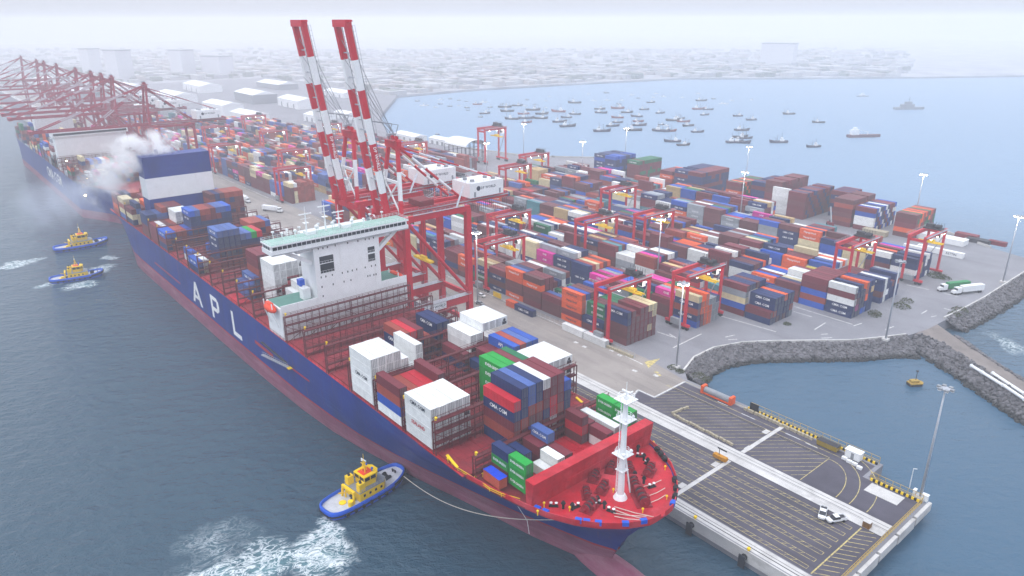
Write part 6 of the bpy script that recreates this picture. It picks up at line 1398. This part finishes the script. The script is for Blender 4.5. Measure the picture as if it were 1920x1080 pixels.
# white pipes on the breakwater
for i, (a, b) in enumerate((((1822,686),(1840,697)),((1843,699),(1880,722)),((1862,700),(1920,738)),((1884,724),(1920,748)))):
    p, q = at(*a, .5), at(*b, .5); mb = MB(); mb.cyl(p, q, .55, 10); mb.cyl(q, q+(q-p).normalized()*.3, .75, 10); mb.cyl(p, p-(q-p).normalized()*.3, .75, 10); o = mb.build('concrete_pipe', M['white']); tag(o, 'long white pipe laid on the breakwater track, %s from the road' % ORD[i], 'pipe', 'pipes on the breakwater')

# ================================================================== quay fence, shed, barriers
def mesh_fence(a, b, label, h=2.4):
    a = Vector((*a, 0)); b = Vector((*b, 0)); L = (b-a).length; c = thing('quay_fence', label, 'fence', a, math.atan2(b.y-a.y, b.x-a.x)); n = int(L/3)
    pm = MB().cyl((0,0,0),(0,0,h),.07,6).mesh('post', [M['galv']])
    for i in range(n+1): ob('post', pm, c, (L*i/n, 0, 0))
    for z in (.2, h/2, h): mb = MB(); mb.bar((0,0,z),(L,0,z),.06); mb.build('rail', M['galv'], c)
    mb = MB(); mb.box(0,L,-.25,.25,0,.45); mb.build('kerb', M['conc'], c)
mesh_fence((-440,199.6), (-163,199.6), 'long wire fence on a kerb between the quay and the first block'); mesh_fence((-1000,200), (-495,200), 'wire fence between the quay and the far blocks')
c = thing('yellow_sign', 'yellow sign board on the quay fence near the crane legs', 'sign', (at(936,560).x, 198.9, 0)); mb = MB(); mb.box(-3,3,-.05,.05,.9,3.4); mb.build('panel', M['yellow'], c)
for x in (-2.6, 2.6): mb = MB(); mb.bar((x,.1,0),(x,.1,3.4),.12); mb.build('post', M['galv'], c)
# arched shed
c = thing('arched_shed', 'open sided shed with white arched roof beside the bay', 'shed', (-556, 411, 0)); n = 14; LX_, WY = 34, 24
vs = []; fs = []
for x in (-LX_/2, LX_/2):
    for i in range(n+1): a = math.pi*i/n; vs.append((x, -math.cos(a)*WY/2, 13+math.sin(a)*6.0))
for i in range(n): fs.append((i, i+1, n+2+i, n+1+i))
mb = MB(); mb.add(vs, fs); mb.add([(v[0], v[1], v[2]-.25) for v in vs], [f[::-1] for f in fs]); mb.build('roof', M['roof'], c)
for x in (-17,-10.2,-3.4,3.4,10.2,17):
    for y in (-12, 12): mb = MB(); mb.bar((x,y,0),(x,y,13),.5); mb.build('column', M['dark'], c)
for x in (-17, 17):
    for y in (-7,-2,3,8): mb = MB(); mb.bar((x,y,0),(x,y,13+5.4*math.sqrt(max(0,1-(y/12)**2))),.35); mb.build('column', M['dark'], c)
for z in (6.5, 13):
    for y in (-12, 12): mb = MB(); mb.bar((-17,y,z),(17,y,z),.4); mb.build('beam', M['dark'], c)
    for x in (-17, 17): mb = MB(); mb.bar((x,-12,z),(x,12,z),.4); mb.build('beam', M['dark'], c)
# sheds and warehouses behind the far yard
def warehouse(x, y, w, d, h, rz, mt, label):
    c = thing('warehouse', label, 'building', (x, y, 0), rz); mb = MB(); mb.box(-w/2,w/2,-d/2,d/2,0,h); mb.build('wall', mt, c)
    mb = MB(); mb.add([(-w/2-.4,-d/2-.4,h),(w/2+.4,-d/2-.4,h),(w/2+.4,d/2+.4,h),(-w/2-.4,d/2+.4,h),(-w/2-.4,0,h+d*.12),(w/2+.4,0,h+d*.12)], [(0,1,5,4),(3,4,5,2),(1,2,5),(0,4,3)]); mb.build('roof', M['roof'], c)
    for k in (-.3, 0, .3): mb = MB(); mb.box(w*k-2,w*k+2,-d/2-.06,-d/2-.01,0,h*.6); mb.build('door', M['grey'], c)
WL = [(470,232,60,26,14,'white'),(600,228,46,22,9,'white'),(480,190,90,40,14,'grey'),(560,200,80,34,12,'white'),(420,215,70,30,16,'white'),(330,190,90,40,12,'white'),(270,215,60,30,12,'grey'),(650,222,40,18,8,'white'),(770,262,44,16,6,'white'),(830,270,30,14,6,'white'),(380,170,110,40,12,'white'),(520,165,100,40,10,'grey'),(640,180,80,30,8,'white'),(240,175,120,44,14,'white'),(160,185,110,44,14,'grey'),(100,165,120,50,16,'white')]
for i, (px, py, w, d, h, k) in enumerate(WL):
    p = at(px, py); warehouse(p.x, p.y, w, d, h, rnd.uniform(-.06,.06), M['white'] if k == 'white' else M['grey'], 'hazy %s warehouse with pale roof, %s along the back of the far yard' % (k, ORD[i]))
# ================================================================== city behind the bay and yard
cw = [mat('city_wall_hazed_pale', (178,178,180), .8, var=.1, scale=.02), mat('city_wall_hazed_grey', (162,162,168), .8, var=.15, scale=.02), mat('city_wall_hazed_tan', (172,166,164), .8, var=.15, scale=.02), mat('city_tree_hazed', (122,128,120), .9, var=.3, scale=.05)]  # distance fade painted into these colours, matched to the haze brightness
mb = MB()
def city_box(x, y, w, d, h, k): mb.box(x-w/2, x+w/2, y-d/2, y+d/2, -1, h, k)
def on_land(x, y):
    if x < -1750 and y > -150: return True
    for (a, b) in zip(([(-1137,694)]+SHORE)[:-1], ([(-1137,694)]+SHORE)[1:]):
        if a[1] <= y <= b[1]: t = (y-a[1])/(b[1]-a[1]); return x < a[0]+(b[0]-a[0])*t-25
    return False
k = 0
while k < 2600:
    px = rnd.uniform(-60, 1700); py = rnd.uniform(92, 205); q = at(px, py, 0)
    if q.length > 4800 or not on_land(q.x, q.y) or q.y > 5000 or q.x < -5000: continue
    if rnd.random() < .3: city_box(q.x, q.y, rnd.uniform(8,26), rnd.uniform(8,22), rnd.uniform(5,9), 3)
    else: city_box(q.x, q.y, rnd.uniform(14,60), rnd.uniform(12,40), rnd.choice([3.5,4,5,6,7,9]), rnd.choice([0,0,1,2]))
    k += 1
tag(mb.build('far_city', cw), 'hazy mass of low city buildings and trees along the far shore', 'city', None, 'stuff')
def block_tower(px, py, w, d, h, label, mt):
    p = at(px, py, 0); c = thing('apartment_tower', label, 'building', (p.x, p.y, -1), .3); m_ = MB(); m_.box(-w/2,w/2,-d/2,d/2,0,h); m_.build('wall', mt, c); m_ = MB(); m_.box(-w/2-1,w/2+1,-d/2-1,d/2+1,h,h+2); m_.build('roof', M['grey'], c)
tw_ = mat('tower_wall_hazed', (205,206,212), .8, var=.06)  # colour lightened so the upright faces match the haze brightness
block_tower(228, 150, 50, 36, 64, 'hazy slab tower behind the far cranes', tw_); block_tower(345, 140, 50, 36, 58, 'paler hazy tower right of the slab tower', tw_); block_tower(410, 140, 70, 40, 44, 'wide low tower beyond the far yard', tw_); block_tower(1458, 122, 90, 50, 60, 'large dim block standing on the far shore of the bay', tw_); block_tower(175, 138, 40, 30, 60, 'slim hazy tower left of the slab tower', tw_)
# ================================================================== scrub, weeds
def bush(px, py, r_, label):
    p = at(px, py); c = thing('scrub_bush', label, 'bush', (p.x, p.y, 0), 0, 'dry scrub on bare patches'); mb = MB()
    for i in range(5): a = rnd.uniform(0,6.3); mb.bar((0,0,0), (math.cos(a)*r_*.5, math.sin(a)*r_*.5, r_*.5), .08)
    mb.build('stem', M['dirt'], c); mb = MB()
    for i in range(260):
        a = rnd.uniform(0,6.3); rr = r_*math.sqrt(rnd.random()); z = max(.1, (1-(rr/r_)**2)*r_*.6*rnd.random()+.1); s = rnd.uniform(.12,.3)*max(1, r_*.4); n = Vector((rnd.gauss(0,1),rnd.gauss(0,1),rnd.gauss(0,1))).normalized(); u = n.orthogonal().normalized()*s; v = n.cross(u); q = Vector((math.cos(a)*rr, math.sin(a)*rr, z)); mb.add([q-u, q+v*.6, q+u, q-v*.6], [(0,1,2,3)])
    mb.build('foliage', M['bush'], c)
for i, (px, py, r_, lb) in enumerate(((1262,690,2.2,'by the mast where the basin wall starts'),(1275,697,1.8,'on the corner of the basin slope'),(1310,705,2.6,'on the slope above the pier root'),(1325,712,2.0,'lower on the slope above the pier root'),(1476,608,1.8,'on the end of the third block'),(1640,588,3.0,'at the end of the fourth block'),(1690,575,4.0,'on the corner of the fifth block'),(1700,565,3.0,'beside the fifth block road'),(1755,518,4.5,'behind the sixth block end'),(1770,522,3.5,'in front of the green lorry'),(1800,582,3.5,'along the outer parapet'),(1790,590,3.0,'farther down the outer parapet'),(1640,592,2.6,'near the fourth block corner'))):
    bush(px, py, r_, 'low dry green scrub '+lb)
# flat racks and debris on the back corner of the yard
for (px, py, w, d, h, c_, lb) in ((1765,452,26,8,3.2,M['white'],'long white flat stack of racks on the back corner'),(1715,470,12.2,2.5,2.8,M['white'],'white box behind the sixth block, farther one'),(1762,476,24,2.6,2.9,M['white'],'long white box with lettering behind the sixth block'),(1640,440,14,5,3.0,TANC,'tan crate stack before the striped reserve stack'),(1812,447,12,5,2.8,M['dark_red'],'brown container-like box on the sea wall corner'),(1870,460,9,3,2.4,M['dark_red'],'low brown box by the sea wall, farthest out'),(1835,455,12,5,2.2,M['dark'],'dark heap of frames beside the sea wall')):
    p = at(px, py); o = thing('yard_box', lb, 'box', (p.x, p.y, 0)); mb = MB(); mb.box(-w/2,w/2,-d/2,d/2,.1,h); mb.build('body', c_, o); mb = MB(); mb.box(-w/2-.1,w/2+.1,-d/2-.1,d/2+.1,h,h+.12); mb.build('lid', c_, o)
    if 'lettering' in lb: ob('lettering', text_mesh('KETTIN', 1.6, M['dark_let']), o, (6, -d/2-.03, 1.6))
# reach stacker working by the reserve stacks
p = at(1556, 424); c = thing('reach_stacker', 'dark red reach stacker with raised boom among the reserve stacks', 'vehicle', (p.x, p.y, 0), 2.2); mb = MB(); mb.box(-3.6,3.6,-1.6,1.6,.8,2.2); mb.box(-3.6,-1.6,-1.5,1.5,2.2,3.2); mb.build('chassis', M['dark_red'], c); mb = MB(); mb.bar((-2.8,0,3.2),(6.5,0,11),.8); mb.build('boom', M['grey'], c); mb = MB(); mb.box(-.6,1,-.7,.7,2.2,3.9); mb.build('cab', M['glass'], c)
for x in (-2.4, 2.5):
    for y in (-1.5, 1.5): mb = MB(); mb.cyl((x,y-.4,.85),(x,y+.4,.85),.85,12); mb.build('wheel', M['black'], c)

# ================================================================== smoke and haze
def volume_mat(name, color, dens, noise=None, aniso=.3):
    mt = bpy.data.materials.new(name); mt.use_nodes = True; t = mt.node_tree; t.nodes.clear(); o = t.nodes.new('ShaderNodeOutputMaterial'); v = t.nodes.new('ShaderNodeVolumePrincipled')
    v.inputs['Color'].default_value = (*color, 1); v.inputs['Density'].default_value = dens; v.inputs['Anisotropy'].default_value = aniso; t.links.new(v.outputs[0], o.inputs['Volume'])
    if noise:
        g = t.nodes.new('ShaderNodeNewGeometry'); n = t.nodes.new('ShaderNodeTexNoise'); n.inputs['Scale'].default_value = noise[0]; n.inputs['Detail'].default_value = 4; n.inputs['Distortion'].default_value = .6; t.links.new(g.outputs['Position'], n.inputs['Vector'])
        tc = t.nodes.new('ShaderNodeTexCoord'); gr = t.nodes.new('ShaderNodeTexGradient'); gr.gradient_type = 'SPHERICAL'; t.links.new(tc.outputs['Object'], gr.inputs[0])
        s = t.nodes.new('ShaderNodeMath'); s.operation = 'MULTIPLY_ADD'; s.inputs[1].default_value = 5.0; s.inputs[2].default_value = -2.5-noise[1]; t.links.new(n.outputs['Fac'], s.inputs[0])
        r = t.nodes.new('ShaderNodeMath'); r.operation = 'MULTIPLY_ADD'; r.inputs[1].default_value = 1.6; t.links.new(gr.outputs['Fac'], r.inputs[0]); t.links.new(s.outputs[0], r.inputs[2])
        k = t.nodes.new('ShaderNodeMath'); k.operation = 'MULTIPLY'; k.use_clamp = False; mxn = t.nodes.new('ShaderNodeMath'); mxn.operation = 'MAXIMUM'; mxn.inputs[1].default_value = 0; t.links.new(r.outputs[0], mxn.inputs[0]); t.links.new(mxn.outputs[0], k.inputs[0]); k.inputs[1].default_value = dens; t.links.new(k.outputs[0], v.inputs['Density'])
    return mt
def puff(c, r_, dens, col_, sc=.09, th=.52):
    m_ = MB(); m_.sphere((0,0,0), 1.0, 16, 10); o = m_.build('smoke', volume_mat('funnel_smoke', col_, dens, (sc, th), .2)); o.location = c; o.scale = r_; o['kind'] = 'stuff'; tag(o, 'pale exhaust smoke drifting down from the ship funnel', 'smoke')
puff((-409,100,64), (11,20,8.5), .34, (1,1,1), .13, .42); puff((-410,86,57), (11,14,12), .24, (1,1,1), .12, .42); puff((-413,77,47), (14,15,16), .10, (.98,.99,1), .10, .42); puff((-424,70,36), (24,20,16), .022, (.84,.91,1), .07, .32); puff((-462,58,29), (40,26,17), .012, (.82,.89,1), .05, .28)
HAZE = 0.00045
hb_ = MB(); hb_.box(-5450,1450,-1450,5450,-10.5,144); hz_ = hb_.build('haze', volume_mat('sea_haze', (.92,.94,.98), HAZE, None, .1)); tag(hz_, 'pale violet sea haze over the harbour', 'haze', None, 'stuff'); hz_.display_type = 'BOUNDS'
